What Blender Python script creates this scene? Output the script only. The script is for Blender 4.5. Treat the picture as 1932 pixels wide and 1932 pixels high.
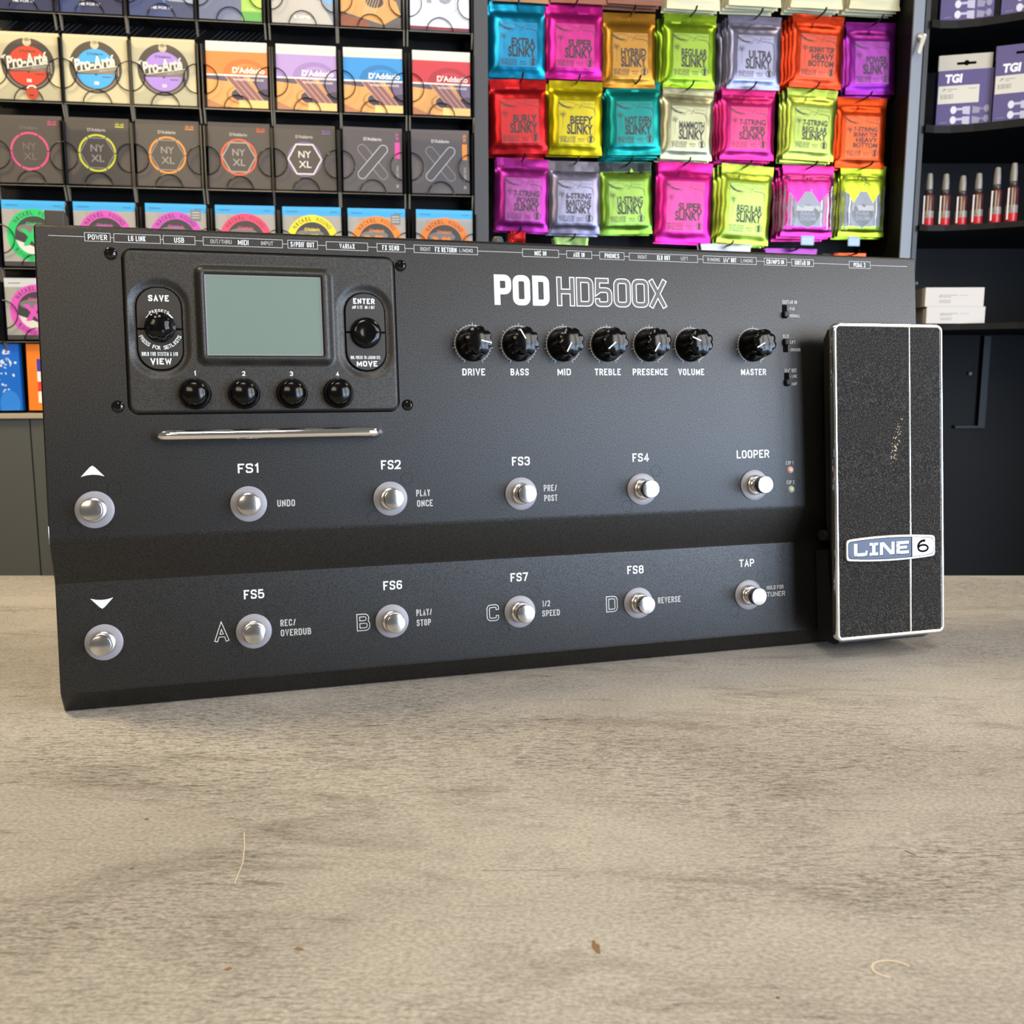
import bpy, bmesh, math, random
from mathutils import Matrix, Vector
random.seed(7)
for o in list(bpy.data.objects): bpy.data.objects.remove(o)
SC = bpy.context.scene
COL = SC.collection
R = math.radians
PI = math.pi

# ------------------------------------------------------------------ camera, world, lights, exposure
cd = bpy.data.cameras.new('camera'); cam = bpy.data.objects.new('camera', cd); COL.objects.link(cam)
cam.location = (0, 0, .17319); cam.rotation_euler = (R(90 - 8.465), 0, 0)
cd.sensor_width = 36; cd.sensor_fit = 'HORIZONTAL'; cd.lens = 36 * 1785.07 / 1932
cd.clip_start = .01; cd.clip_end = 60
cd.dof.use_dof = True; cd.dof.focus_distance = .50; cd.dof.aperture_fstop = 28
SC.camera = cam
w = bpy.data.worlds.new('world'); SC.world = w; w.use_nodes = True
w.node_tree.nodes['Background'].inputs[0].default_value = (1, .93, .84, 1)
w.node_tree.nodes['Background'].inputs[1].default_value = .17
SC.view_settings.view_transform = 'Standard'; SC.view_settings.look = 'None'
SC.view_settings.exposure = 0.0; SC.view_settings.gamma = 1.0
SC.view_settings.use_curve_mapping = False


def area(name, loc, target, sx, sy, power, col):
    l = bpy.data.lights.new(name, 'AREA'); l.shape = 'RECTANGLE'; l.size = sx; l.size_y = sy
    l.energy = power; l.color = col
    o = bpy.data.objects.new(name, l); COL.objects.link(o); o.location = loc
    o.rotation_euler = (Vector(target) - Vector(loc)).to_track_quat('-Z', 'Y').to_euler()
    return o


# shop window panes (daylight) to the right behind the camera, the warm ceiling lamps, and an added warm fill
for i in range(4):
    area('window_daylight_low', (1.62 + .38 * i, -1.52 + .46 * i, .06), (.15, .6, .08), .46, .92, 25, (.56, .74, 1.0))
    area('window_daylight_high', (1.62 + .38 * i, -1.52 + .46 * i, 1.02), (.15, .6, .3), .46, .92, 15, (.95, .93, .91))
o = area('ceiling_lamp_left', (-1.25, .75, 1.9), (-.75, 1.1, 0), .5, .5, 23, (1, .79, .46)); o.data.spread = R(115)
area('ceiling_lamp_right', (1.55, .75, 1.9), (.9, .9, 0), .45, .45, 12, (1, .82, .58))
area('ceiling_lamp_middle', (.1, -.7, 1.9), (.1, .9, .3), .6, .6, 20, (1, .94, .85))
area('fill_light_back', (-.5, -2.6, 1.55), (-.1, .6, .1), 1.1, .8, 25, (1, .78, .50))  # added warm fill behind the camera, brightens the pedalboard's reflections

# ------------------------------------------------------------------ materials
MATS = {}


def lin(c):
    if isinstance(c, str):
        c = [int(c[i:i + 2], 16) / 255 for i in (0, 2, 4)]
    return tuple((x / 12.92 if x <= .04045 else ((x + .055) / 1.055) ** 2.4) for x in c) + (1,)


def mat(name, col, rough=.5, metal=0., spec=.5, coat=0., bump=0., bscale=800, bdist=.0006, bdet=3, grain=0., speck=None, alpha=None, trans=0.):
    if name in MATS: return MATS[name]
    m = bpy.data.materials.new(name); m.use_nodes = True; MATS[name] = m
    nt = m.node_tree; b = nt.nodes['Principled BSDF']
    b.inputs['Base Color'].default_value = lin(col); b.inputs['Roughness'].default_value = rough
    b.inputs['Metallic'].default_value = metal; b.inputs['Specular IOR Level'].default_value = spec
    b.inputs['Coat Weight'].default_value = coat; b.inputs['Coat Roughness'].default_value = .08
    b.inputs['Transmission Weight'].default_value = trans
    if bump or speck:
        tc = nt.nodes.new('ShaderNodeTexCoord'); n = nt.nodes.new('ShaderNodeTexNoise')
        n.inputs['Scale'].default_value = bscale; n.inputs['Detail'].default_value = bdet; n.inputs['Roughness'].default_value = .5 if bdet < 5 else .75
        nt.links.new(tc.outputs['Object'], n.inputs['Vector'])
        if grain:
            mr = nt.nodes.new('ShaderNodeMapRange'); mr.inputs['From Min'].default_value = .34; mr.inputs['From Max'].default_value = .66; mr.inputs['To Min'].default_value = spec * (1 - grain); mr.inputs['To Max'].default_value = spec * (1 + grain)
            nt.links.new(n.outputs['Fac'], mr.inputs['Value']); nt.links.new(mr.outputs['Result'], b.inputs['Specular IOR Level'])
        if bump:
            bn = nt.nodes.new('ShaderNodeBump'); bn.inputs['Strength'].default_value = bump; bn.inputs['Distance'].default_value = bdist
            nt.links.new(n.outputs['Fac'], bn.inputs['Height']); nt.links.new(bn.outputs['Normal'], b.inputs['Normal'])
        if speck:
            cr = nt.nodes.new('ShaderNodeValToRGB'); cr.color_ramp.elements[0].color = lin(col); cr.color_ramp.elements[1].color = lin(speck)
            cr.color_ramp.elements[0].position = .45; cr.color_ramp.elements[1].position = .72
            nt.links.new(n.outputs['Fac'], cr.inputs['Fac']); nt.links.new(cr.outputs['Color'], b.inputs['Base Color'])
    return m


def countertop_mat():
    m = bpy.data.materials.new('concrete_laminate'); m.use_nodes = True; nt = m.node_tree; b = nt.nodes['Principled BSDF']
    L = nt.links.new
    tc = nt.nodes.new('ShaderNodeTexCoord')

    def noise(sc, scale, det, rough=.6, dist=0.):
        mp = nt.nodes.new('ShaderNodeMapping'); mp.inputs['Scale'].default_value = sc; mp.inputs['Rotation'].default_value = (0, 0, R(4))
        n = nt.nodes.new('ShaderNodeTexNoise'); n.inputs['Scale'].default_value = scale; n.inputs['Detail'].default_value = det
        n.inputs['Roughness'].default_value = rough; n.inputs['Distortion'].default_value = dist
        L(tc.outputs['Object'], mp.inputs['Vector']); L(mp.outputs['Vector'], n.inputs['Vector']); return n.outputs['Fac']

    def ramp(f, p0, c0, p1, c1):
        r = nt.nodes.new('ShaderNodeValToRGB'); r.color_ramp.elements[0].position = p0; r.color_ramp.elements[1].position = p1
        r.color_ramp.elements[0].color = lin(c0); r.color_ramp.elements[1].color = lin(c1); L(f, r.inputs['Fac']); return r.outputs['Color']

    def mix(fac, a, bb, mode='MIX'):
        x = nt.nodes.new('ShaderNodeMix'); x.data_type = 'RGBA'; x.blend_type = mode
        if isinstance(fac, float): x.inputs['Factor'].default_value = fac
        else: L(fac, x.inputs['Factor'])
        L(a, x.inputs['A']); L(bb, x.inputs['B']); return x.outputs['Result']
    base = ramp(noise((1, 1.6, 1), 4, 6, .65, .4), .36, 'a5a19b', .62, 'bab7b1')
    streak = ramp(noise((1, 3.2, 1), 9, 9, .74, .9), .52, 'ffffff', .72, '9b938b')
    c = mix(.6, base, streak, 'MULTIPLY')
    patch = noise((1, 1.5, 1), 5.5, 4, .55, .4)
    fib = ramp(noise((1, 4.2, 1), 150, 5, .75, .3), .46, 'ffffff', .66, '857d76')
    pmask = ramp(patch, .40, '1c1c1c', .60, 'ffffff')
    c2 = mix(.85, c, fib, 'MULTIPLY')
    c = mix(pmask, c, c2)
    strokes = ramp(noise((1, 6.5, 1), 26, 6, .7, 1.2), .60, 'ffffff', .70, '7f766e')
    c = mix(.55, c, strokes, 'MULTIPLY')
    grain = ramp(noise((1, 1.5, 1), 520, 2, .6), .3, 'cfcdca', .7, 'ffffff')
    c = mix(1.0, c, grain, 'MULTIPLY')
    L(c, b.inputs['Base Color']); b.inputs['Roughness'].default_value = .42; b.inputs['Specular IOR Level'].default_value = .35
    bn = nt.nodes.new('ShaderNodeBump'); bn.inputs['Strength'].default_value = .12; bn.inputs['Distance'].default_value = .0004
    L(noise((1, 2, 1), 500, 2), bn.inputs['Height']); L(bn.outputs['Normal'], b.inputs['Normal'])
    return m


def clear_mat():
    m = bpy.data.materials.new('clear_acrylic'); m.use_nodes = True; nt = m.node_tree
    nt.nodes.remove(nt.nodes['Principled BSDF']); out = nt.nodes['Material Output']
    t = nt.nodes.new('ShaderNodeBsdfTransparent'); g = nt.nodes.new('ShaderNodeBsdfGlossy'); g.inputs['Roughness'].default_value = .12
    t.inputs['Color'].default_value = (.985, .985, .985, 1)
    fr = nt.nodes.new('ShaderNodeFresnel'); fr.inputs['IOR'].default_value = 1.12
    mx = nt.nodes.new('ShaderNodeMixShader'); nt.links.new(fr.outputs[0], mx.inputs[0])
    nt.links.new(t.outputs[0], mx.inputs[1]); nt.links.new(g.outputs[0], mx.inputs[2]); nt.links.new(mx.outputs[0], out.inputs['Surface'])
    return m


def grit_mat():
    m = bpy.data.materials.new('grit_sheet'); m.use_nodes = True; nt = m.node_tree; b = nt.nodes['Principled BSDF']; L = nt.links.new
    tc = nt.nodes.new('ShaderNodeTexCoord'); v = nt.nodes.new('ShaderNodeTexVoronoi'); v.inputs['Scale'].default_value = 1250
    n = nt.nodes.new('ShaderNodeTexNoise'); n.inputs['Scale'].default_value = 1100; n.inputs['Detail'].default_value = 2
    L(tc.outputs['Object'], v.inputs['Vector']); L(tc.outputs['Object'], n.inputs['Vector'])
    r = nt.nodes.new('ShaderNodeValToRGB'); r.color_ramp.elements[0].position = .46; r.color_ramp.elements[1].position = .80
    r.color_ramp.elements[0].color = lin('080706'); r.color_ramp.elements[1].color = lin('4c4742')
    L(n.outputs['Fac'], r.inputs['Fac']); L(r.outputs['Color'], b.inputs['Base Color'])
    b.inputs['Roughness'].default_value = .7; b.inputs['Specular IOR Level'].default_value = .3
    bn = nt.nodes.new('ShaderNodeBump'); bn.inputs['Strength'].default_value = .9; bn.inputs['Distance'].default_value = .0007
    L(v.outputs['Distance'], bn.inputs['Height']); L(bn.outputs['Normal'], b.inputs['Normal']); return m


mat('powder_black', '080706', .40, spec=.5, bump=.55, bscale=1500, bdist=.00014, bdet=8, grain=.58)
mat('panel_black', '1b1916', .42, spec=.5, bump=.5, bscale=1500, bdist=.00012, bdet=8, grain=.58)
mat('button_black', '242220', .38)
mat('gloss_black', '050505', .08, spec=.6)
mat('knob_black', '050505', .13, spec=.28)
mat('dull_black', '0b0b0b', .6)
mat('hook_brown', '2c2622', .4); mat('hole_black', '020202', .9, spec=.1)
mat('print_white', 'cfd2d2', .6)
mat('print_grey', 'a4a3a2', .6)
mat('print_brown', '4a423e', .5); mat('hex_pale', '2c2826', .5)
mat('chrome', 'f2f2f2', .07, 1.)
mat('chrome_dull', 'd9d6d2', .22, 1.)
mat('chrome_cap', 'c9c9cc', .16, 1.)
mat('frosted', '85848b', .4)
mat('lcd', '68786f', .28, spec=.6)
mat('led_red', 'c9a49a', .2)
mat('led_green', 'a9b09a', .2)
mat('badge_blue', '2a3148', .4, .1)
mat('badge_silver', 'a39e95', .35, .7)
mat('rack_black', '080605', .6, spec=.25)
mat('acrylic_edge_highlight', '7d776a', .15)
mat('acrylic_dark', '0c0e13', .16, spec=.35)
mat('cabinet_black', '0a0908', .6, spec=.3)
mat('frame_dark', '101316', .5); mat('cabinet_blue_sheen', '20242b', .45)
mat('cabinet_grey', '4f504d', .5)
mat('post_grey', '383a3f', .45); mat('post_window_sheen', '7a828e', .4)  # right post: bluish window reflection is mixed into its base colour
mat('ledge', 'a79c86', .5)
mat('wall_paint', '6f675b', .8)
mat('floor_paint', '4a4642', .7)
mat('hook_black', '090909', .4)
TOP = countertop_mat(); CLEAR = clear_mat(); GRIT = grit_mat()
MATS['concrete_laminate'] = TOP; MATS['clear_acrylic'] = CLEAR; MATS['grit_sheet'] = GRIT


def pm(hexcol, rough=.45, metal=0., pre='ink'):
    return mat('%s_%s_%d' % (pre, hexcol, int(rough * 100)), hexcol, rough, metal)


# ------------------------------------------------------------------ mesh builder
_TXT = {}


def text_mesh(s, bold):
    k = (s, bold)
    if k in _TXT: return _TXT[k]
    c = bpy.data.curves.new('t', 'FONT'); c.body = s; c.size = 1; c.offset = bold; c.resolution_u = 3
    o = bpy.data.objects.new('t', c); COL.objects.link(o)
    me = o.to_mesh()
    v = [(p.co.x, p.co.y) for p in me.vertices]; f = [tuple(p.vertices) for p in me.polygons]
    o.to_mesh_clear(); bpy.data.objects.remove(o); bpy.data.curves.remove(c)
    xs = [p[0] for p in v]; ys = [p[1] for p in v]
    _TXT[k] = (v, f, min(xs), max(xs), min(ys), max(ys)); return _TXT[k]


def clip_poly(pts, x0, y0, x1, y1):
    def cl(p, ins, inter):
        out = []
        for i in range(len(p)):
            a, b = p[i - 1], p[i]
            if ins(b):
                if not ins(a): out.append(inter(a, b))
                out.append(b)
            elif ins(a): out.append(inter(a, b))
        return out

    def ix(X): return lambda a, b: (X, a[1] + (b[1] - a[1]) * (X - a[0]) / (b[0] - a[0]))
    def iy(Y): return lambda a, b: (a[0] + (b[0] - a[0]) * (Y - a[1]) / (b[1] - a[1]), Y)
    for ins, it in ((lambda q: q[0] >= x0, ix(x0)), (lambda q: q[0] <= x1, ix(x1)), (lambda q: q[1] >= y0, iy(y0)), (lambda q: q[1] <= y1, iy(y1))):
        if pts: pts = cl(pts, ins, it)
    return pts


def circle(cx, cy, rx, ry=None, n=40, a0=0., a1=360.):
    ry = rx if ry is None else ry; full = abs(a1 - a0) >= 360
    return [(cx + rx * math.cos(R(a0 + (a1 - a0) * i / n)), cy + ry * math.sin(R(a0 + (a1 - a0) * i / n))) for i in range(n if full else n + 1)]


def rrect(x0, y0, x1, y1, r, n=6):
    out = []
    for cx, cy, a in ((x1 - r, y0 + r, -90), (x1 - r, y1 - r, 0), (x0 + r, y1 - r, 90), (x0 + r, y0 + r, 180)):
        for i in range(n + 1): t = R(a + 90 * i / n); out.append((cx + r * math.cos(t), cy + r * math.sin(t)))
    return out



_A = lambda *p: list(p)
SF = {  # condensed sans capitals as centre-line strokes in a unit box: (relative width, strokes)
 'A': (1, [[(0, 0), (.5, 1), (1, 0)], [(.19, .3), (.81, .3)]]), 'B': (1, [[(0, .52), (.92, .52), (.92, 1), (0, 1), (0, 0), (1, 0), (1, .52), (.5, .52)]]),
 'C': (1, [[(1, .70), (1, 1), (0, 1), (0, 0), (1, 0), (1, .30)]]), 'D': (1, [[(0, 0), (1, 0), (1, 1), (0, 1), (0, 0)]]), 'E': (.88, [[(1, 1), (0, 1), (0, 0), (1, 0)], [(0, .52), (.85, .52)]]),
 'F': (.86, [[(1, 1), (0, 1), (0, 0)], [(0, .50), (.85, .50)]]), 'G': (1, [[(1, .74), (1, 1), (0, 1), (0, 0), (1, 0), (1, .46), (.55, .46)]]), 'H': (1, [[(0, 0), (0, 1)], [(1, 0), (1, 1)], [(0, .5), (1, .5)]]),
 'I': (.05, [[(0, 0), (0, 1)]]), 'J': (.8, [[(1, 1), (1, 0), (0, 0), (0, .3)]]), 'K': (1, [[(0, 0), (0, 1)], [(1, 1), (0, .42)], [(.32, .6), (1, 0)]]), 'L': (.82, [[(0, 1), (0, 0), (1, 0)]]),
 'M': (1.35, [[(0, 0), (0, 1)], [(1, 0), (1, 1)], [(0, 1), (.5, .2), (1, 1)]]), 'N': (1.05, [[(0, 0), (0, 1)], [(1, 0), (1, 1)], [(0, 1), (1, 0)]]), 'O': (1, [[(0, .5), (0, 0), (1, 0), (1, 1), (0, 1), (0, .5)]]), 'P': (1, [[(0, 0), (0, 1), (1, 1), (1, .44), (0, .44)]]),
 'R': (1, [[(0, 0), (0, 1), (1, 1), (1, .48), (0, .48)], [(.5, .48), (1, 0)]]), 'S': (1, [[(1, .74), (1, 1), (0, 1), (0, .54), (1, .48), (1, 0), (0, 0), (0, .27)]]), 'T': (.95, [[(0, 1), (1, 1)], [(.5, 1), (.5, 0)]]),
 'U': (1, [[(0, 1), (0, 0), (1, 0), (1, 1)]]), 'V': (1.05, [[(0, 1), (.5, 0), (1, 1)]]), 'W': (1.5, [[(0, 1), (.24, 0), (.5, .85), (.76, 0), (1, 1)]]), 'X': (1, [[(0, 0), (1, 1)], [(0, 1), (1, 0)]]), 'Y': (1, [[(0, 1), (.5, .45), (1, 1)], [(.5, .45), (.5, 0)]]),
 '0': (1, [[(0, .5), (0, 0), (1, 0), (1, 1), (0, 1), (0, .5)]]), '1': (.5, [[(0, .78), (.8, 1), (.8, 0)]]), '2': (1, [[(0, .72), (0, 1), (1, 1), (1, .56), (0, 0), (1, 0)]]), '3': (1, [[(0, .76), (0, 1), (1, 1), (1, .52), (.4, .52)], [(.4, .52), (1, .52), (1, 0), (0, 0), (0, .25)]]),
 '4': (1.05, [[(.72, 0), (.72, 1), (0, .26), (1, .26)]]), '5': (1, [[(.95, 1), (.04, 1), (0, .52), (.2, .6), (1, .6), (1, 0), (0, 0), (0, .25)]]), '6': (1, [[(.95, .78), (.95, 1), (0, 1), (0, 0), (1, 0), (1, .57), (0, .57)]]), '7': (.95, [[(0, 1), (1, 1), (.35, 0)]]),
 '8': (1, [[(.5, .53), (.05, .53), (.05, 1), (.95, 1), (.95, .53), (.5, .53)], [(.5, .53), (0, .53), (0, 0), (1, 0), (1, .53), (.5, .53)]]), '/': (.75, [[(0, -.05), (1, 1.05)]]), '-': (.5, [[(0, .45), (1, .45)]]), '"': (.45, [[(0, 1), (0, .72)], [(1, 1), (1, .72)]]),
 '&': (1.15, [[(1, 0), (.15, .75), (.2, 1), (.65, 1), (.7, .7), (0, .35), (0, 0), (.65, 0), (1, .45)]])}
SOFT_ALL, SOFT_R = 'CGJOSU0235689&', 'BDPR'


def soft(pts, ch, r, closed):
    out = []; n = len(pts)
    for i, p in enumerate(pts):
        if (not closed and i in (0, n - 1)) or not (ch in SOFT_ALL or (ch in SOFT_R and p[0] > .6)) or (ch == '5' and i < 4) or (ch == '2' and i > 3):
            out.append(p[2:]); continue
        a, b_, c = pts[i - 1][2:], p[2:], pts[(i + 1) % n][2:]
        la, lc = math.hypot(a[0] - b_[0], a[1] - b_[1]), math.hypot(c[0] - b_[0], c[1] - b_[1]); q = min(r, la * .5, lc * .5)
        p0 = (b_[0] + (a[0] - b_[0]) / la * q, b_[1] + (a[1] - b_[1]) / la * q); p1 = (b_[0] + (c[0] - b_[0]) / lc * q, b_[1] + (c[1] - b_[1]) / lc * q)
        for k in range(6):
            t = k / 5; u = 1 - t; w_ = .42  # conic close to a circle
            d_ = u * u + 2 * u * t * (1 - w_ * .0) * .9 + t * t
            out.append(((u * u * p0[0] + 1.8 * u * t * b_[0] + t * t * p1[0]) / d_, (u * u * p0[1] + 1.8 * u * t * b_[1] + t * t * p1[1]) / d_))
    return out


def seg_d(p, a, b_):
    dx, dy = b_[0] - a[0], b_[1] - a[1]; l = dx * dx + dy * dy or 1e-9; t = max(0, min(1, ((p[0] - a[0]) * dx + (p[1] - a[1]) * dy) / l)); return math.hypot(p[0] - a[0] - t * dx, p[1] - a[1] - t * dy)


class MB:
    """collects shapes in millimetres; 2D art calls go through self.plane(x, y, lift) -> 3D"""
    def __init__(s, plane=None):
        s.v = []; s.f = []; s.m = []; s.mats = []; s.plane = plane or (lambda x, y, k: (x, -k, y)); s.clip = None

    def mi(s, name):
        if name not in s.mats: s.mats.append(name)
        return s.mats.index(name)

    def add(s, vs, fs, m):
        o = len(s.v); s.v += [tuple(p) for p in vs]; i = s.mi(m)
        for q in fs: s.f.append(tuple(o + k for k in q)); s.m.append(i)

    # ---- flat art
    def poly(s, pts, m, k=.1):
        if s.clip: pts = clip_poly(pts, *s.clip)
        if len(pts) > 2: s.add([s.plane(x, y, k) for x, y in pts], [tuple(range(len(pts)))], m)

    def fan(s, pts, m, k=.1, lv=3):
        def sub(a, b_, c, l):
            if not l: s.poly([a, b_, c], m, k); return
            ab, bc, ca = [((p[0] + q[0]) / 2, (p[1] + q[1]) / 2) for p, q in ((a, b_), (b_, c), (c, a))]
            for t in ((a, ab, ca), (ab, b_, bc), (ca, bc, c), (ab, bc, ca)): sub(*t, l - 1)
        for i in range(1, len(pts) - 1): sub(pts[0], pts[i], pts[i + 1], lv)

    def rect(s, x0, y0, x1, y1, m, k=.1): s.poly([(x0, y0), (x1, y0), (x1, y1), (x0, y1)], m, k)

    def gridrect(s, x0, y0, x1, y1, m, k=.1, n=10):
        for i in range(n):
            for j in range(n):
                s.rect(x0 + (x1 - x0) * i / n, y0 + (y1 - y0) * j / n, x0 + (x1 - x0) * (i + 1) / n, y0 + (y1 - y0) * (j + 1) / n, m, k)

    def disc(s, cx, cy, r, m, k=.1, ry=None, a0=0, a1=360, n=40): s.poly(circle(cx, cy, r, ry, n, a0, a1), m, k)

    def strip(s, A, B, m, k, closed=False):
        n = len(A); e = n if closed else n - 1
        for i in range(e):
            j = (i + 1) % n; s.poly([A[i], A[j], B[j], B[i]], m, k)

    def ring(s, cx, cy, r0, r1, m, k=.1, a0=0, a1=360, n=44):
        s.strip(circle(cx, cy, r0, None, n, a0, a1), circle(cx, cy, r1, None, n, a0, a1), m, k, abs(a1 - a0) >= 360)

    def line(s, pts, wd, m, k=.1, closed=False):
        if math.hypot(pts[0][0] - pts[-1][0], pts[0][1] - pts[-1][1]) < 1e-6 and len(pts) > 2: pts = pts[:-1]; closed = True
        n = len(pts); A = []; B = []
        for i in range(n):
            p = pts[i]; a = pts[i - 1] if (i > 0 or closed) else None; b = pts[(i + 1) % n] if (i < n - 1 or closed) else None
            def nrm(p, q):
                dx, dy = q[0] - p[0], q[1] - p[1]; l = math.hypot(dx, dy) or 1; return (-dy / l, dx / l)
            n1 = nrm(a, p) if a else None; n2 = nrm(p, b) if b else None
            if n1 is None: n1 = n2
            if n2 is None: n2 = n1
            mx, my = n1[0] + n2[0], n1[1] + n2[1]; d = max(.25, (mx * n1[0] + my * n1[1])); sc = wd / 2 / d
            A.append((p[0] + mx * sc, p[1] + my * sc)); B.append((p[0] - mx * sc, p[1] - my * sc))
        s.strip(A, B, m, k, closed)

    def frame(s, x0, y0, x1, y1, t, m, k=.1): s.line([(x0, y0), (x1, y0), (x1, y1), (x0, y1)], t, m, k, True)

    def text(s, t, cx, cy, wd, h, m, k=.12, bold=.012, rot=0, shear=0, align='c'):
        v, f, x0, x1, y0, y1 = text_mesh(t, bold); sx = wd / (x1 - x0) if wd else h / (y1 - y0) * .8; sy = h / (y1 - y0)
        W = (x1 - x0) * sx; ox = {'c': -W / 2, 'l': 0, 'r': -W}[align]; c, sn = math.cos(R(rot)), math.sin(R(rot)); out = []
        for x, y in v:
            X = (x - x0) * sx + ox; Y = (y - y0) * sy - h / 2; X += Y * shear
            out.append(s.plane(cx + X * c - Y * sn, cy + X * sn + Y * c, k))
        s.add(out, f, m)

    def glyph(s, ch, x, y, w_, h, sw, m, k=.06, rad=None, inner=None, t=.4):
        iw, ih = max(w_ - sw, .01), h - sw; rad = rad or min(iw * .5, ih * .3); st = SF[ch][1]
        for q, pts in enumerate(st):
            closed = len(pts) > 3 and pts[0] == pts[-1] and ch != '8' or (ch == '8')
            P = [(px, py, x + sw / 2 + px * iw, y + sw / 2 + py * ih) for px, py in (pts[:-1] if closed else pts)]
            C = soft(P, ch, rad, closed)
            C = [C[0]] + [b_ for a, b_ in zip(C, C[1:]) if math.hypot(a[0] - b_[0], a[1] - b_[1]) > 1e-4]
            ends = []
            for e, o in ((0, 1), (-1, -2)):
                p = pts[e]; joined = any(seg_d(p, sg[i], sg[i + 1]) < .07 for j, sg in enumerate(st) for i in range(len(sg) - 1) if not (j == q and ((e == 0 and i == 0) or (e == -1 and i == len(sg) - 2))))
                d_ = (p[0] - pts[o][0], p[1] - pts[o][1]); out_ = (p[1] in (0, 1) and abs(d_[1]) > .15 and (d_[1] > 0) == (p[1] == 1)) or (p[0] in (0, 1) and abs(d_[1]) < .1 and (d_[0] > 0) == (p[0] == 1))
                ends.append(None if joined else (1 if out_ else 0))
            for wd, mt, kk, ins in ((sw, m, k, 0),) + (((sw - 2 * t, inner, k + .05, t),) if inner else ()):
                Q = list(C)
                if not closed:
                    for e, o, fl in ((0, 1, ends[0]), (-1, -2, ends[1])):
                        ex = (-(wd / 2) + .02 if ch in 'PRBEFH' and q == len(st) - 1 else 0) if fl is None else (sw / 2 - ins if fl else -ins)
                        a, b_ = C[o], C[e]; l = math.hypot(b_[0] - a[0], b_[1] - a[1]); Q[e] = (b_[0] + (b_[0] - a[0]) / l * ex, b_[1] + (b_[1] - a[1]) / l * ex)
                s.line(Q, wd, mt, kk + .012 * q, closed)

    def words(s, t, cx, cy, wd, h, m, k=.06, wt=.17, align='c'):
        """a line of condensed capitals fitted into wd x h"""
        sw = h * wt; gap = sw * .62 + h * .035; units = sum(SF[c][0] for c in t if c != ' '); nsp = t.count(' ')
        fixed = sum(sw for c in t if c != ' ') + gap * (len(t) - 1 - nsp) ; body = (wd - fixed - nsp * h * .42) / units
        if body < h * .14: f_ = max(.4, (wd - units * h * .16 - nsp * h * .42) / fixed); gap *= f_; sw *= max(f_, .7); body = (wd - sum(sw for c in t if c != ' ') - gap * (len(t) - 1 - nsp) - nsp * h * .42) / units
        x = {'c': cx - wd / 2, 'l': cx, 'r': cx - wd}[align]
        for i, c in enumerate(t):
            if c == ' ': x += h * .42; continue
            w_ = SF[c][0] * body + sw; s.glyph(c, x, cy - h / 2, w_, h, sw, m, k); x += w_ + (gap if i + 1 < len(t) and t[i + 1] != ' ' else 0)

    def arctext(s, t, cx, cy, r, h, m, a_mid=90, step=10, k=.12, bold=.012, wd=None, inward=False):
        n = len(t)
        for i, ch in enumerate(t):
            if ch == ' ': continue
            o = (i - (n - 1) / 2) * step; a = a_mid + (o if inward else -o)
            rot = a + 90 if inward else a - 90
            w_ = (wd or h * .7) * (.45 if ch in "I1'" else 1)
            s.text(ch, cx + r * math.cos(R(a)), cy + r * math.sin(R(a)), w_, h, m, k, bold, rot)

    # ---- solids (plane coords)
    def prism(s, pts, k0, k1, m, ch=0., mtop=None):
        n = len(pts); P = lambda q, k: [s.plane(x, y, k) for x, y in q]
        if ch:
            cx = sum(p[0] for p in pts) / n; cy = sum(p[1] for p in pts) / n; ins = []
            for i in range(n):
                a, p, b = pts[i - 1], pts[i], pts[(i + 1) % n]
                dx, dy = b[0] - a[0], b[1] - a[1]; l = math.hypot(dx, dy) or 1; ins.append((p[0] - dy / l * ch, p[1] + dx / l * ch))
            V = P(pts, k0) + P(pts, k1 - ch) + P(ins, k1); rings = 3
        else: V = P(pts, k0) + P(pts, k1); rings = 2
        F = []
        for r_ in range(rings - 1):
            for i in range(n): j = (i + 1) % n; F.append((r_ * n + i, r_ * n + j, r_ * n + n + j, r_ * n + n + i))
        F.append(tuple(reversed(range(n)))); s.add(V, F, m)
        s.add(V[-n:], [tuple(range(n))], mtop or m)

    def lathe(s, cx, cy, prof, m, n=36, mod=None, cap=True):
        V = []; F = []
        for j, (r, k) in enumerate(prof):
            for i in range(n):
                a = 2 * PI * i / n; rr = r * (mod(a, j) if mod else 1); V.append(s.plane(cx + rr * math.cos(a), cy + rr * math.sin(a), k))
        for j in range(len(prof) - 1):
            for i in range(n): q = (i + 1) % n; F.append((j * n + i, j * n + q, j * n + n + q, j * n + n + i))
        if cap: F.append(tuple(range((len(prof) - 1) * n, len(prof) * n))); F.append(tuple(reversed(range(n))))
        s.add(V, F, m)

    def box(s, x0, x1, y0, y1, z0, z1, m):
        V = [(x, y, z) for x in (x0, x1) for y in (y0, y1) for z in (z0, z1)]
        s.add(V, [(0, 1, 3, 2), (4, 6, 7, 5), (0, 4, 5, 1), (2, 3, 7, 6), (0, 2, 6, 4), (1, 5, 7, 3)], m)

    def tube(s, pts, r, m, n=10, cap=True):
        pts = [Vector(p) for p in pts]; V = []; F = []; up = Vector((.13, .21, .97))
        for i, p in enumerate(pts):
            d = (pts[min(i + 1, len(pts) - 1)] - pts[max(i - 1, 0)]).normalized()
            a = d.cross(up); a = a.normalized() if a.length > 1e-4 else d.orthogonal().normalized(); b = d.cross(a)
            for j in range(n): t = 2 * PI * j / n; V.append(p + a * (r * math.cos(t)) + b * (r * math.sin(t)))
        for i in range(len(pts) - 1):
            for j in range(n): q = (j + 1) % n; F.append((i * n + j, i * n + q, i * n + n + q, i * n + n + j))
        if cap: F.append(tuple(reversed(range(n)))); F.append(tuple(range((len(pts) - 1) * n, len(pts) * n)))
        s.add(V, F, m)

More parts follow.
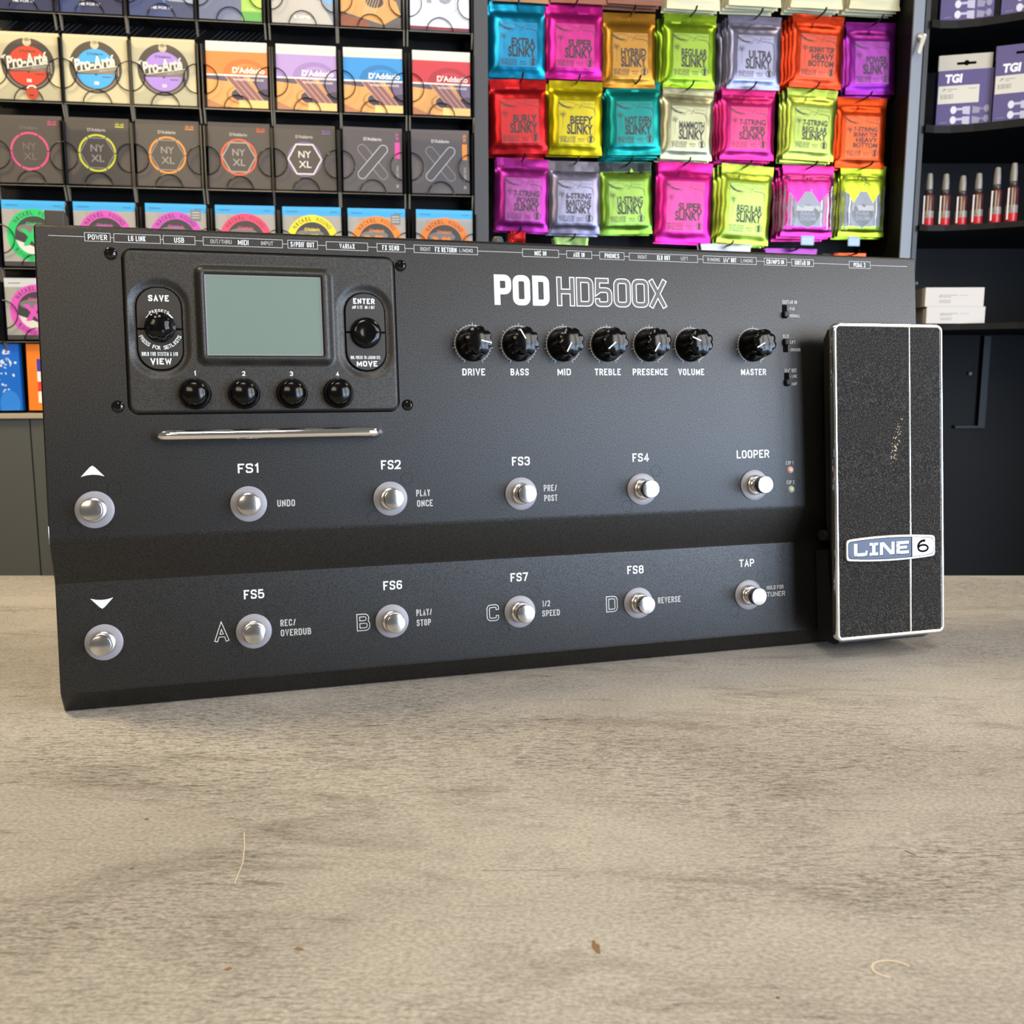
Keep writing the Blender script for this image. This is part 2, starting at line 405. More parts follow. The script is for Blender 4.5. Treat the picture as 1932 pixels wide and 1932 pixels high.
    def build(s, name, parent=None, smooth=None, bevel=0., fix=True):
        me = bpy.data.meshes.new(name); me.from_pydata([(x / 1000, y / 1000, z / 1000) for x, y, z in s.v], [], s.f)
        for mn in s.mats: me.materials.append(MATS[mn])
        me.polygons.foreach_set('material_index', s.m)
        if fix or bevel:
            bm = bmesh.new(); bm.from_mesh(me)
            if fix: bmesh.ops.recalc_face_normals(bm, faces=bm.faces)
            if bevel:
                bmesh.ops.remove_doubles(bm, verts=bm.verts, dist=1e-6)
                bmesh.ops.bevel(bm, geom=bm.edges[:], offset=bevel / 1000, segments=2, affect='EDGES', profile=.7)
            bm.to_mesh(me); bm.free()
        if smooth:
            me.shade_smooth(); me.set_sharp_from_angle(angle=R(smooth))
        me.update(); o = bpy.data.objects.new(name, me); COL.objects.link(o)
        if parent: o.parent = parent
        return o


def tag(o, label=None, cat=None, group=None, kind=None):
    if label: o['label'] = label
    if cat: o['category'] = cat
    if group: o['group'] = group
    if kind: o['kind'] = kind
    return o


def empty(name, label, cat, loc, rot=(0, 0, 0), group=None):
    o = bpy.data.objects.new(name, None); COL.objects.link(o); o.location = loc; o.rotation_euler = rot; o.empty_display_size = .02
    return tag(o, label, cat, group)


# ------------------------------------------------------------------ room shell
YW = R(8.0); RW = Vector((math.cos(YW), math.sin(YW), 0)); NW = Vector((math.sin(YW), -math.cos(YW), 0)); W0 = Vector((0, 1.645, 0))


def WP(a, b, z): return W0 + RW * (a / 1000) + NW * (b / 1000) + Vector((0, 0, z / 1000))


FLZ = -950
b = MB(); b.box(-3200, 2000, -3200, 2700, FLZ - 50, FLZ, 'floor_paint'); tag(b.build('floor'), kind='structure')
b = MB(); b.box(-3000, 2200, 330, 410, FLZ, 2000, 'wall_paint'); o = b.build('wall_back'); o.location = W0; o.rotation_euler = (0, 0, YW); tag(o, kind='structure')
b = MB(); b.box(1330, 1410, 1100, 2700, FLZ, 2000, 'wall_paint'); tag(b.build('wall_right'), kind='structure')

# ------------------------------------------------------------------ counter with the concrete look
ctr = empty('shop_counter', 'long shop counter with grey concrete-look top in the foreground', 'counter', (0, .25, FLZ / 1000))
CZ = -FLZ - 3.9  # counter top height above its base
b = MB(); b.box(-1150, 1050, -620, 563, CZ - 30, CZ, 'concrete_laminate'); b.build('counter_top', ctr, bevel=1.5)
b = MB(); b.box(-1100, 1000, -560, 500, 0, CZ - 30, 'cabinet_grey'); b.build('counter_base', ctr, bevel=2)
stainC = mat('stain_brown', '7d6447', .5); scr = mat('scratch_pale', 'c6bba7', .5); stD = mat('stain_dark', '6b5a48', .5)


def blob(cx, cy, rx, ry, rot, seed, n=18):
    rnd = random.Random(seed); out = []
    for i in range(n):
        t = 2 * PI * i / n; k = 1 + rnd.uniform(-.3, .3); x = rx * k * math.cos(t); y = ry * k * math.sin(t)
        out.append((cx + x * math.cos(rot) - y * math.sin(rot), cy + x * math.sin(rot) + y * math.cos(rot)))
    return out


TOPP = lambda x, y, k: (x, y - 250, CZ + k)
for nm, mt, arg in (('stain', 'stain_brown', (-66, 270, 1.5, .9, -.3, 1)), ('stain', 'stain_brown', (26, 271, 1.1, 3.2, .1, 2)), ('stain', 'stain_dark', (-146, 356, .8, 1.0, 0, 3)),
                    ('stain', 'stain_dark', (148, 329, 2.6, .45, -.9, 4)), ('stain', 'stain_brown', (-85, 260, .9, .9, 0, 5)), ('stain', 'stain_dark', (76, 247, .6, .6, 0, 6)), ('stain', 'stain_dark', (-137, 318, 1.0, .7, 0, 7))):
    q = MB(TOPP); q.poly(blob(*arg), mt, .06); q.build(nm, ctr)
q = MB(TOPP); q.line([(-104, 345), (-101, 335), (-98, 322), (-97, 308)], .35, 'scratch_pale', .06); q.build('scratch', ctr)
q = MB(TOPP); q.line([(-140, 418), (-100, 418), (-60, 421), (-40, 421)], .25, 'scratch_pale', .06); q.build('scratch', ctr)
q = MB(TOPP); q.line(circle(114, 260, 6, 4.2, 22, 20, 250), .8, 'scratch_pale', .06); q.build('scratch', ctr)
q = MB(TOPP); q.line([(-170, 246), (-160, 250), (-150, 252)], .9, 'scratch_pale', .06); q.build('scratch', ctr)

# ------------------------------------------------------------------ effects pedalboard
O_ = Vector((-.23811, .48628, .2458)); PY = .28501; PL = .12112; H0 = 246.0
r_ = Vector((math.cos(PY), math.sin(PY), 0)); nb = Vector((-math.sin(PY), math.cos(PY), 0))
dv = -Vector((0, 0, 1)) * math.cos(PL) - nb * math.sin(PL); nv = -nb * math.cos(PL) + Vector((0, 0, 1)) * math.sin(PL)
pod = empty('effects_pedalboard', 'large black multi-effects pedalboard standing on its edge on the counter', 'effects pedal', O_ + dv * (H0 / 1000),
            Matrix((r_, -nv, -dv)).transposed().to_euler())
FACE = lambda u, d, n: (u, -n, H0 - d)                   # art given as (u, d, lift)
UP = lambda base: (lambda u, v, k: (u, -(base + k), v))  # art given as (u, up, lift)
U_ = lambda base=0: MB(UP(base))
D = lambda d: H0 - d

# housing: extruded profile with rounded folds
prof = [(1.9, 0), (156.5, 0), (159.2, -.5), (178.5, -9.6), (181, -10.5), (236.5, -10.6), (238.2, -10.9), (239.8, -11.9), (248.3, -19.1), (248.9, -20.3), (248.1, -22), (246, -26), (150, -40), (-9, -66), (-11.5, -62), (-.75, -3.2), (-.35, -2.0), (.05, -1.1), (.7, -.4), (1.2, -.12)]
b = MB(); Wd = 521.6; n = len(prof); V = []
for u, sc in ((0, 1), (0.8, 0), (Wd - .8, 0), (Wd, 1)):
    for d, nn in prof: V.append(FACE(u, d + (0 if not sc else (.6 if d < 2 else (-.6 if d > 240 else 0))), nn - (.8 * sc if nn > -20 else 0)))
F = []
for k in range(3):
    for i in range(n): j = (i + 1) % n; F.append((k * n + i, k * n + j, k * n + n + j, k * n + n + i))
F += [tuple(range(n)), tuple(reversed(range(3 * n, 4 * n)))]
b.add(V, F, 'powder_black'); b.build('housing', pod, smooth=18)
# bare-metal wear on the left fold and the lower left corner
q = MB(FACE); q.tube([FACE(0.1, d, nn) for d, nn in ((151, -.6), (157, -.7), (160, -1.4))], .18, 'chrome_dull', 6)
q.tube([FACE(0.1, d, nn) for d, nn in ((178, -9.9), (182, -11.2))], .22, 'chrome_dull', 6); q.build('edge_wear', pod)
# things of the rear panel that peek over the top edge
b = MB(); b.box(2, 11.5, 20, 34, H0 - 2, H0 + 12.6, 'hook_brown'); b.build('cord_hook', pod, bevel=.8)
b = MB(lambda x, y, k: (x, y, k)); b.lathe(251, 40, [(3.6, H0 - 4), (3.6, H0 + 11.5), (2.8, H0 + 13.2)], 'post_grey', 20); b.build('jack_nut', pod, smooth=40)


# display panel as a height field with bezel and button wells
def sd_rr(x, y, x0, y0, x1, y1, r):
    cx, cy = (x0 + x1) / 2, (y0 + y1) / 2; qx = abs(x - cx) - (x1 - x0) / 2 + r; qy = abs(y - cy) - (y1 - y0) / 2 + r
    return math.hypot(max(qx, 0), max(qy, 0)) + min(max(qx, qy), 0) - r


def sst(a, b_, x): t = min(1, max(0, (x - a) / (b_ - a))); return t * t * (3 - 2 * t)


PX0, PX1, PD0, PD1 = 40.6, 179.6, 11.2, 94.9
PILL = [(45.9, 30.1, 68.3, 72.8), (151.7, 30.7, 173.7, 73.2)]
SCR = (80.3, 23.7, 139.2, 65.1)


def ph(x, y):
    h = 1.7; s_ = sd_rr(x, y, PX0, PD0, PX1, PD1, 5); h *= sst(0, -1.0, s_)
    s_ = sd_rr(x, y, 75.3, 18.6, 145.2, 70.2, 4.5); h += 2.7 * sst(1.0, -3.4, s_)
    for p in PILL: s_ = sd_rr(x, y, *p, 10.5); h -= 1.45 * sst(4.8, .6, s_)
    s_ = sd_rr(x, y, SCR[0] - .5, SCR[1] - .5, SCR[2] + .5, SCR[3] + .5, .8); h -= 1.6 * sst(.5, -.2, s_)
    return max(h, .12)


b = MB(); NX, NY = 232, 140; V = []; F = []
for j in range(NY + 1):
    for i in range(NX + 1):
        x = PX0 + (PX1 - PX0) * i / NX; y = PD0 + (PD1 - PD0) * j / NY; rr = 5.
        V.append(FACE(x, y, ph(x, y) if sd_rr(x, y, PX0, PD0, PX1, PD1, 5) < 0.05 else .02))
for j in range(NY):
    for i in range(NX): k = j * (NX + 1) + i; F.append((k, k + NX + 1, k + NX + 2, k + 1))
b.add(V, F, 'panel_black')
panel = b.build('display_panel', pod, smooth=80, fix=False)
b = U_(); b.line([(x, D(y)) for x, y in rrect(PX0 - .3, PD0 - .3, PX1 + .3, PD1 + .3, 5.2)], .7, 'hole_black', .06, True); b.build('panel_gap', panel)
b = U_(2.3); b.prism(rrect(SCR[0], D(SCR[3]), SCR[2], D(SCR[1]), .8), .0, .8, 'lcd'); b.frame(SCR[0], D(SCR[3]), SCR[2], D(SCR[1]), .45, 'frosted', .84); tag(b.build('screen', panel), 'blank grey-green display')
for u, d in ((35.3, 13.5), (183.6, 15.1), (35.4, 91.1), (184.6, 91.8)):
    b = U_(); b.lathe(u, D(d), [(3.1, 0), (3.1, .6), (2.7, 1.3), (1.5, 1.8), (1.45, 1.2)], 'gloss_black', 24); b.build('panel_screw', panel, smooth=40)
for p, names in zip(PILL, (('save_button', 'view_button'), ('enter_button', 'move_button'))):
    x0, d0, x1, d1 = p; mid = (d0 + d1) / 2 + .3; full = rrect(x0 + .4, D(d1 - .4), x1 - .4, D(d0 + .4), 10)
    hole = U_(); hole.poly(rrect(x0 - .3, D(d1 + .3), x1 + .3, D(d0 - .3), 10.5), 'hole_black', .3); hole.build('button_well', panel)
    for nm, lo, hi in ((names[0], D(mid - .35), 1e3), (names[1], -1e3, D(mid + .35))):
        pts = clip_poly(full, -1e3, lo, 1e3, hi); b = U_(.35); b.prism(pts, 0, 1.25, 'button_black', .3); b.build(nm, panel, smooth=30)
PN = 1.66
L = MB(UP(0))
for t, u, d, wd, h in (('SAVE', 57.2, 36.0, 10.0, 3.2), ('VIEW', 57.1, 68.3, 10.2, 3.2), ('HOLD FOR SYSTEM & I/O', 57.2, 64.5, 18.4, 2.0), ('ENTER', 162.4, 35.4, 11.6, 3.0), ('AMP & FX  ON / OFF', 162.5, 38.7, 13.4, 1.7),
                       ('MOVE', 162.8, 69.3, 11.2, 3.0), ('DBL PRESS TO ASSIGN CTL', 162.6, 65.9, 17.0, 1.7)):
    L = MB(UP(0)); L.words(t, u, D(d), wd, h, 'print_white', 1.66, .22 if h > 2.5 else .15); L.build('button_lettering', panel)
L = MB(UP(0))
L.arctext('PRESETS', 57.2, D(51.2), 8.8, 1.6, 'print_white', 90, 9.5, 1.66, .02)

L.poly([(50.3, D(46.2)), (52.6, D(43.6)), (52.8, D(45.6))], 'print_white', 1.66); L.poly([(64.1, D(46.2)), (61.8, D(43.6)), (61.6, D(45.6))], 'print_white', 1.66)
L.build('button_lettering', panel); L = MB(UP(0)); L.arctext('PRESS FOR SETLISTS', 57.3, D(51.0), 10.4, 2.0, 'print_white', 270, 7.4, 1.66, .02, inward=True)
L.build('button_lettering', panel)
for i, (u, d) in enumerate(((73.4, 74.4), (97.8, 74.6), (122.3, 74.7), (146.6, 74.8))): L = MB(UP(0)); L.words(str(i + 1), u, D(d), 1.0 if i == 0 else 1.6, 2.4, 'print_white', 1.78, .2); L.build('encoder_number', panel)
# preset knob, navigation pad, four encoders
b = U_(1.2)
b.lathe(57.3, D(51.0), [(7.6, 0), (7.6, 1.2), (7.0, 1.8), (6.8, 8), (6.2, 9.6), (4.5, 10.6), (2, 10.9)], 'knob_black', 64, lambda a, j: 1 - (.09 * (.5 + .5 * math.cos(7 * a)) ** 2 if 2 <= j <= 5 else 0)); b.build('preset_knob', pod, smooth=50)
b = U_(.8); b.lathe(162.8, D(52.6), [(8.4, 0), (8.3, 2.2), (7.6, 3.4), (5, 4.0), (2.5, 3.5), (.5, 3.4)], 'knob_black', 48); pad = b.build('navigation_pad', pod, smooth=50)
for k in range(4):
    a = PI / 2 * k; q = U_(.8); c, s_ = math.cos(a), math.sin(a)
    pts = [(162.8 + c * x - s_ * y, D(52.6) + s_ * x + c * y) for x, y in ((4.6, -1.1), (7.2, 0), (4.6, 1.1))]; q.prism(pts, 3.0, 4.4, 'gloss_black', .3); q.build('arrow_ridge', pad)
for u, d in ((73.0, 85.1), (97.6, 85.2), (122.2, 85.2), (146.7, 85.3)):
    b = U_(1.6); b.lathe(u, D(d), [(8.2, 0), (8.2, .8), (7.7, 1.3), (7.6, 4), (7.2, 6), (6.3, 7.8), (4.9, 9.0), (4.6, 9.1), (2.5, 9.7), (.4, 9.9)], 'knob_black', 48); b.build('encoder_knob', pod, smooth=35)
# chrome guard bar
b = MB(); pts = []
for a in range(0, 91, 15): pts.append((60.5 - 5.5 * math.cos(R(a)), 3.0 + 5.5 * math.sin(R(a))))
path = [(55, -1.0)] + pts + [(222.0 - x, n_) for x, n_ in reversed(pts)] + [(167, -1.0)]
b.tube([FACE(u, 106.8, n_) for u, n_ in path], 2.75, 'chrome', 20)
b.build('guard_bar', pod, smooth=60)
# tone knobs
KN = (('DRIVE', 223.1, 57.8, -13, 13.3), ('BASS', 250.2, 57.8, 120, 10.9), ('MID', 277.2, 57.8, 242, 8.3), ('TREBLE', 304.4, 57.7, 220, 16.4), ('PRESENCE', 331.6, 57.6, 238, 22.7), ('VOLUME', 358.6, 57.6, 157, 17.2), ('MASTER', 401.0, 57.4, 209, 17.4))
L = MB(UP(0))
for nm, u, d, ang, wd in KN:
    b = U_(); y = D(d); am = [0, 0, 0, .5, 1, 1, 1, .8, .3, 0, 0, 0]; ph0 = R(ang)
    b.lathe(u, y, [(9.9, 0), (9.9, 1.0), (9.5, 1.9), (9.2, 3.5), (8.9, 6.5), (8.6, 10), (8.2, 13), (7.6, 14.3), (6.6, 14.75), (4, 15.25), (1.5, 15.4), (.3, 15.42)], 'knob_black', 80, lambda a, j: 1 - .13 * am[j] * (.5 + .5 * math.cos(8 * (a - ph0) + PI)) ** 2.2)
    kb = b.build('tone_knob', pod, smooth=38)
    q = U_(); c, s_ = math.cos(ph0), math.sin(ph0); q.line([(u + c * 1.0, y + s_ * 1.0), (u + c * 7.0, y + s_ * 7.0)], .75, 'print_white', 15.5); q.build('pointer_line', kb)
    q = U_(); q.ring(u, y, 10.25, 10.6, 'print_grey', .06, -62, 242, 60)
    for i in range(31):
        a = R(-62 + 304 * i / 30); r1 = 12.0 if i % 5 == 0 else 11.2; q.line([(u + 10.4 * math.cos(a), y + 10.4 * math.sin(a)), (u + r1 * math.cos(a), y + r1 * math.sin(a))], .32, 'print_grey', .07)
    q.build('knob_scale', pod)
    L = MB(UP(0)); L.words(nm, u - .1, D(73.6), wd, 3.9, 'print_white', .06, .19); L.build('knob_lettering', pod)
# slide switches
for u, d, lo in ((423.7, 36.2, 1), (423.7, 57.2, 0), (424.0, 78.3, 1)):
    b = U_(); b.poly(rrect(u - 1.75, D(d + 4.2), u + 1.75, D(d - 4.2), .5), 'hole_black', .06); s_ = b.build('slide_switch', pod)
    c = D(d + (1.9 if lo else -1.9)); b = U_(); b.prism(rrect(u - 1.5, c - 1.7, u + 1.5, c + 1.7, .4), .1, 2.6, 'dull_black', .4); b.build('slider', s_, smooth=30)
for u, d, mt in ((424.9, 134.7, 'led_red'), (425.2, 146.9, 'led_green')):
    b = U_(); b.lathe(u, D(d), [(2.3, 0), (2.2, .5), (1.6, 1.3), (.5, 1.6)], mt, 20); b.build('indicator_light', pod, smooth=60)
# foot switches
S0, SD = 22.1, 75.42
for row, (d, base) in enumerate(((143.3, 0), (212.6, -10.55))):
    for i in range(6):
        u = S0 + SD * i; y = D(d); fs = U_(base); fs.lathe(u, y, [(6.3, .6), (6.3, 2.2), (5.8, 3.4), (5.0, 3.9), (4.3, 3.9)], 'chrome_dull', 40); f = fs.build('foot_switch', pod, smooth=35)
        q = U_(base); q.lathe(u, y, [(9.4, 0), (9.4, .7), (8.9, 1.0), (6.2, 1.0)], 'frosted', 44); tag(q.build('light_ring', f, smooth=35), 'pale frosted ring')
        q = U_(base); q.lathe(u, y, [(4.1, 3), (4.1, 7), (5.1, 7.3), (5.25, 8), (5.25, 13.0), (5.12, 13.35), (4.85, 13.45)], 'chrome_cap', 40); tag(q.build('cap', f, smooth=30), 'shiny metal push cap')
        for sx, sy in ((9.6, 10.6), (-9.8, -9.8)):
            q = U_(base); q.line(circle(u + sx, y + sy, 3.6, None, 6, 30 + 7 * i, 390 + 7 * i), .13, 'hex_pale' if (i + row) % 2 else 'hole_black', .04, True); q.build('hexagon_mark', pod)
# legends
L = MB(UP(0)); LW = 'print_grey'
bx = [('POWER', 23.4, 35.4), ('L6 LINK', 37.1, 59.3), ('USB', 60.7, 76.2), ('MIDI', 80.3, 120.5), ('S/PDIF OUT', 123.3, 138.9), ('VARIAX', 143.5, 165.8), ('FX SEND', 170.9, 186.3), ('FX RETURN', 191.4, 227.7), ('MIC IN', 254.2, 276.0),
      ('AUX IN', 280.9, 296.4), ('PHONES', 301.4, 316.9), ('XLR OUT', 320.2, 364.8), ('1/4" OUT', 368.5, 404.8), ('CD/MP3 IN', 410.3, 426.0), ('GUITAR IN', 429.6, 445.2), ('PEDAL 2', 471.3, 486.9)]
x = 6.7; yc = D(5.6)
for t, a, c in bx:
    L.line([(x, yc), (a, yc)], .32, LW, .06); L.frame(a, yc - 2.1, c, yc + 2.1, .32, LW, .06); x = c
    wd = {'POWER': 9.0, 'L6 LINK': 8.6, 'USB': 4.8, 'MIDI': 5.4, 'S/PDIF OUT': 12.8, 'VARIAX': 8.2, 'FX SEND': 9.6, 'FX RETURN': 12.6, 'MIC IN': 7.4, 'AUX IN': 7.3, 'PHONES': 9.2, 'XLR OUT': 9.0, '1/4" OUT': 9.2, 'CD/MP3 IN': 12.6, 'GUITAR IN': 11.0, 'PEDAL 2': 9.0}[t]
    L.words(t, (a + c) / 2, yc, wd, 2.7, 'print_white', .06, .145)
L.line([(x, yc), (514.8, yc)], .32, LW, .06)
for t, u, wd in (('OUT/THRU', 89.2, 10.6), ('INPUT', 112.6, 6.2), ('RIGHT', 197.8, 5.8), ('L/MONO', 221.0, 7.8), ('RIGHT', 328.6, 5.8), ('LEFT', 356.0, 4.6), ('R/MONO', 375.6, 8.4), ('L/MONO', 398.2, 8.2)): L.words(t, u, yc, wd, 2.1, LW, .06, .13)
L.build('connector_legend', pod)
L = MB(UP(0))
for t, u, d, wd, h, al in (('GUITAR IN', 427.6, 30.2, 10.6, 2.3, 'c'), ('- PAD', 426.2, 34.3, 4.9, 1.9, 'l'), ('NORMAL', 427.3, 38.7, 7.2, 1.9, 'l'), ('XLR', 424.1, 51.5, 4.2, 2.3, 'c'), ('LIFT', 427.0, 55.1, 3.9, 2.0, 'l'), ('- GROUND', 425.9, 59.8, 8.6, 1.9, 'l'),
                           ('1/4" OUT', 427.1, 72.7, 8.9, 2.4, 'c'), ('- LINE', 426.4, 76.3, 5.2, 1.9, 'l'), ('AMP', 427.4, 81.0, 3.9, 2.0, 'l'), ('EXP 1', 424.8, 130.3, 5.6, 2.3, 'c'), ('EXP 2', 425.1, 142.5, 5.7, 2.3, 'c')):
    L = MB(UP(0)); L.words(t, u, D(d), wd, h, 'print_grey', .06, .15, al); L.build('switch_legend', pod)
for base, items in ((0, (('FS1', 98.1, 124.4, 10.8, 5.0, 'c', 1), ('FS2', 174.0, 124.6, 10.9, 5.0, 'c', 1), ('FS3', 249.0, 124.6, 10.7, 5.0, 'c', 1), ('FS4', 323.7, 124.4, 10.7, 5.0, 'c', 1), ('LOOPER', 399.0, 124.2, 22.6, 5.0, 'c', 1),
                         ('UNDO', 112.2, 143.6, 9.3, 3.7, 'l', 0), ('PLAY', 187.5, 140.8, 7.9, 3.7, 'l', 0), ('ONCE', 187.8, 146.6, 8.9, 3.7, 'l', 0), ('PRE/', 262.3, 140.6, 8.0, 3.7, 'l', 0), ('POST', 262.4, 146.4, 8.0, 3.7, 'l', 0))),
                    (-10.55, (('FS5', 98.4, 192.5, 10.7, 5.0, 'c', 1), ('FS6', 174.1, 192.4, 10.7, 5.0, 'c', 1), ('FS7', 248.8, 192.3, 10.7, 5.0, 'c', 1), ('FS8', 322.7, 192.3, 10.7, 5.0, 'c', 1), ('TAP', 398.8, 192.5, 10.6, 4.8, 'c', 1),
                              ('REC/', 111.6, 209.3, 8.3, 3.7, 'l', 0), ('OVERDUB', 111.6, 214.8, 16.3, 3.7, 'l', 0), ('PLAY/', 187.0, 209.0, 9.0, 3.7, 'l', 0), ('STOP', 187.0, 214.8, 8.2, 3.7, 'l', 0), ('1/2', 262.3, 209.0, 5.0, 3.6, 'l', 0), ('SPEED', 262.2, 214.8, 11.0, 3.6, 'l', 0),
                              ('REVERSE', 337.0, 212.1, 15.3, 3.7, 'l', 0), ('HOLD FOR', 412.6, 209.1, 12.5, 2.5, 'l', 0), ('TUNER', 412.6, 213.4, 13.1, 3.1, 'l', 0)))):
    for t, u, d, wd, h, al, big in items: L = MB(UP(base)); L.words(t, u, D(d), wd, h, 'print_white' if big else 'print_grey', .06, .17 if big else .165, al); L.build('foot_switch_lettering', pod)
    L = MB(UP(base))
    cu, cd_ = (21.8, 123.8) if base == 0 else (22.0, 192.2); sg = 1 if base == 0 else -1
    L.poly([(cu - 5.6, D(cd_) - sg * 2.7), (cu - 2.6, D(cd_) - sg * 1.9), (cu, D(cd_) - sg * 1.7), (cu + 2.6, D(cd_) - sg * 1.9), (cu + 5.6, D(cd_) - sg * 2.7), (cu + 1.2, D(cd_) + sg * 2.1), (cu, D(cd_) + sg * 2.9), (cu - 1.2, D(cd_) + sg * 2.1)], 'print_white', .06)
    L.build('arrow_mark', pod)


L = MB(UP(0)); yb = D(35.6)
for ch, x, wd in (('P', 236.6, 10.2), ('O', 247.6, 10.4), ('D', 259.4, 10.2)): L.glyph(ch, x, yb, wd, 17.2, 3.5, 'print_white', .06, 2.6)
L.build('model_lettering', pod)
L = MB(UP(0))
for ch, x, wd in (('H', 274.0, 11.2), ('D', 286.0, 10.9), ('5', 297.6, 11.0), ('0', 309.4, 11.1), ('0', 321.0, 11.1), ('X', 332.4, 11.0)): L.glyph(ch, x, yb, wd, 17.0, 3.3, 'print_white', .06, 2.6, 'print_brown', .62)
tag(L.build('model_lettering', pod), 'outlined model lettering')
for ch, u in (('A', 80.7), ('B', 156.8), ('C', 232.0), ('D', 306.6)):
    L = MB(UP(-10.55)); L.glyph(ch, u - 3.7, D(217.0), 7.4, 9.6, 1.9, 'print_white', .06, 1.8, 'powder_black', .38); L.build('bank_letter', pod)

# expression pedal
PEDN = lambda d: 25.5 - 3.5 * (d - 47) / 194
PU = lambda u, v, k: (u, -(PEDN(D(v)) + k), v)
b = MB(); sk = [(50, 22), (49, 12), (55, 7.5), (120, 6.5), (170, 6), (176, 9), (238, 15), (239, 19), (150, 20)]
for u0, u1, pf, nm in ((446, 515.5, sk, 'pedal_body'), (448, 513.5, [(187, -9), (186, 2.5), (205, 5), (243.5, 13.5), (245.2, 9), (243.8, -9)], 'pedal_base')):
    b = MB(); k = len(pf); V = [FACE(u, d, n_) for u in (u0, u1) for d, n_ in pf]
    F = [(i, (i + 1) % k, k + (i + 1) % k, k + i) for i in range(k)] + [tuple(range(k)), tuple(reversed(range(k, 2 * k)))]
    b.add(V, F, 'dull_black')
    if nm == 'pedal_body': ped = b.build('expression_pedal', pod)
    else: b.build(nm, ped)
for u0, u1 in ((443.2, 447), (514.5, 518)):
    b = MB(lambda x, y, k: (k, -x, D(y))); b.lathe(4.5, 176.5, [(3.4, u0), (3.4, u1)], 'dull_black', 20); b.build('hinge_pin', ped, smooth=40)
oc = rrect(440.8, D(241.2), 520.2, D(46.9), 4.5, 8); N_ = len(oc); b = MB(PU)


def inset(pts, t):
    o = []
    for i in range(len(pts)):
        a, p, c = pts[i - 1], pts[i], pts[(i + 1) % len(pts)]; dx, dy = c[0] - a[0], c[1] - a[1]; l = math.hypot(dx, dy) or 1; o.append((p[0] - dy / l * t, p[1] + dx / l * t))
    return o


rings = [(0.6, -5.5), (0., -4.6), (0., -1.3), (.25, -.5), (.8, -.05), (1.4, 0), (2.0, -.1), (2.4, -.5), (2.5, -1.2)]
V = []
for t, k in rings: V += [PU(x, y, k) for x, y in inset(oc, t)]
F = []
for j in range(len(rings) - 1):
    for i in range(N_): q = (i + 1) % N_; F.append((j * N_ + i, j * N_ + q, j * N_ + N_ + q, j * N_ + N_ + i))
b.add(V, F, 'chrome'); tag(b.build('pedal_frame', ped, smooth=50), 'chrome frame around the pedal')
b = MB(PU); b.prism(inset(oc, 2.3), -4.5, -.7, 'grit_sheet'); spk = mat('wear_gold', 'a08a5c', .5); rn = random.Random(3)
for i in range(60):
    t = rn.random(); u = 488 - 6 * t + rn.gauss(0, 1.3); d = 105 + 28 * t; rr = rn.uniform(.15, .5); b.poly(blob(u, D(d), rr, rr, 0, i, 6), 'wear_gold', -.66)
b.build('grip_pad', ped)
b = MB(PU)
for u0, d0, u1, d1 in ((494.6, 239.2, 494.7, 192.5), (494.9, 178.2, 495.1, 48.8)):
    sec = [(-.75, -1), (-.7, -.45), (-.35, -.12), (0, -.02), (.35, -.12), (.7, -.45), (.75, -1)]; k = len(sec)
    b.add([PU(u + x, D(d), n_) for u, d in ((u0, d0), (u1, d1)) for x, n_ in sec], [(i, i + 1, k + i + 1, k + i) for i in range(k - 1)] + [tuple(range(k)), tuple(range(k, 2 * k))], 'chrome')
b.build('divider_strip', ped, smooth=60)


def badge(t):
    pts = []; x0, x1, yb_, yt, c, r = 447.2 + t, 512.2 - t, D(192.0) + t, D(178.6) - t, 1.3, 2.2
    for i in range(9): s_ = i / 8; pts.append((x0 + r + (x1 - x0 - 2 * r) * s_, yb_ - c * (1 - (2 * s_ - 1) ** 2)))
    pts += [(x1 - .6, yb_ + .6), (x1, yb_ + r), (x1, yt - r), (x1 - .6, yt - .6)]
    for i in range(9): s_ = 1 - i / 8; pts.append((x0 + r + (x1 - x0 - 2 * r) * s_, yt + c * (1 - (2 * s_ - 1) ** 2)))
    return pts + [(x0 + .6, yt - .6), (x0, yt - r), (x0, yb_ + r), (x0 + .6, yb_ + .6)]


b = MB(PU); b.prism(badge(0), -.8, 1.0, 'badge_silver', .3); b.poly(badge(1.25), 'hole_black', 1.02); b.clip = (400, 0, 494.2, 300); b.poly(badge(1.6), 'badge_blue', 1.05); b.clip = (495.0, 0, 600, 300); b.poly(badge(1.6), 'badge_silver', 1.05); b.clip = None
# extended slab letters
gx = 452.6; yb_, yt = D(189.2), D(181.4); hh = yt - yb_


def slab(mb, pts_list, dx, dy, m, k):
    for p in pts_list: mb.poly([(x + dx, y + dy) for x, y in p], m, k)


def wl(x0):  # L I N E made of bars
    s1 = 1.9; R4 = lambda a, c, e, g: [(a, c), (e, c), (e, g), (a, g)]
    out = [R4(x0, yb_, x0 + 2.4, yt), R4(x0, yb_, x0 + 9.6, yb_ + s1), R4(x0 + 8.2, yb_, x0 + 9.6, yb_ + 3.2)]
    x = x0 + 11.2; out += [R4(x, yb_, x + 6, yb_ + 1.7), R4(x, yt - 1.7, x + 6, yt), R4(x + 1.8, yb_, x + 4.2, yt)]
    x = x0 + 18.6; out += [R4(x, yb_, x + 2.2, yt), R4(x + 8.4, yb_, x + 10.6, yt), [(x, yt), (x + 2.9, yt), (x + 10.6, yb_), (x + 7.7, yb_)]]
    x = x0 + 30.6; out += [R4(x, yb_, x + 2.4, yt), R4(x, yb_, x + 9.2, yb_ + 1.8), R4(x, yt - 1.8, x + 9.2, yt), R4(x, yb_ + 3.1, x + 7.8, yb_ + 4.8)]
    return out


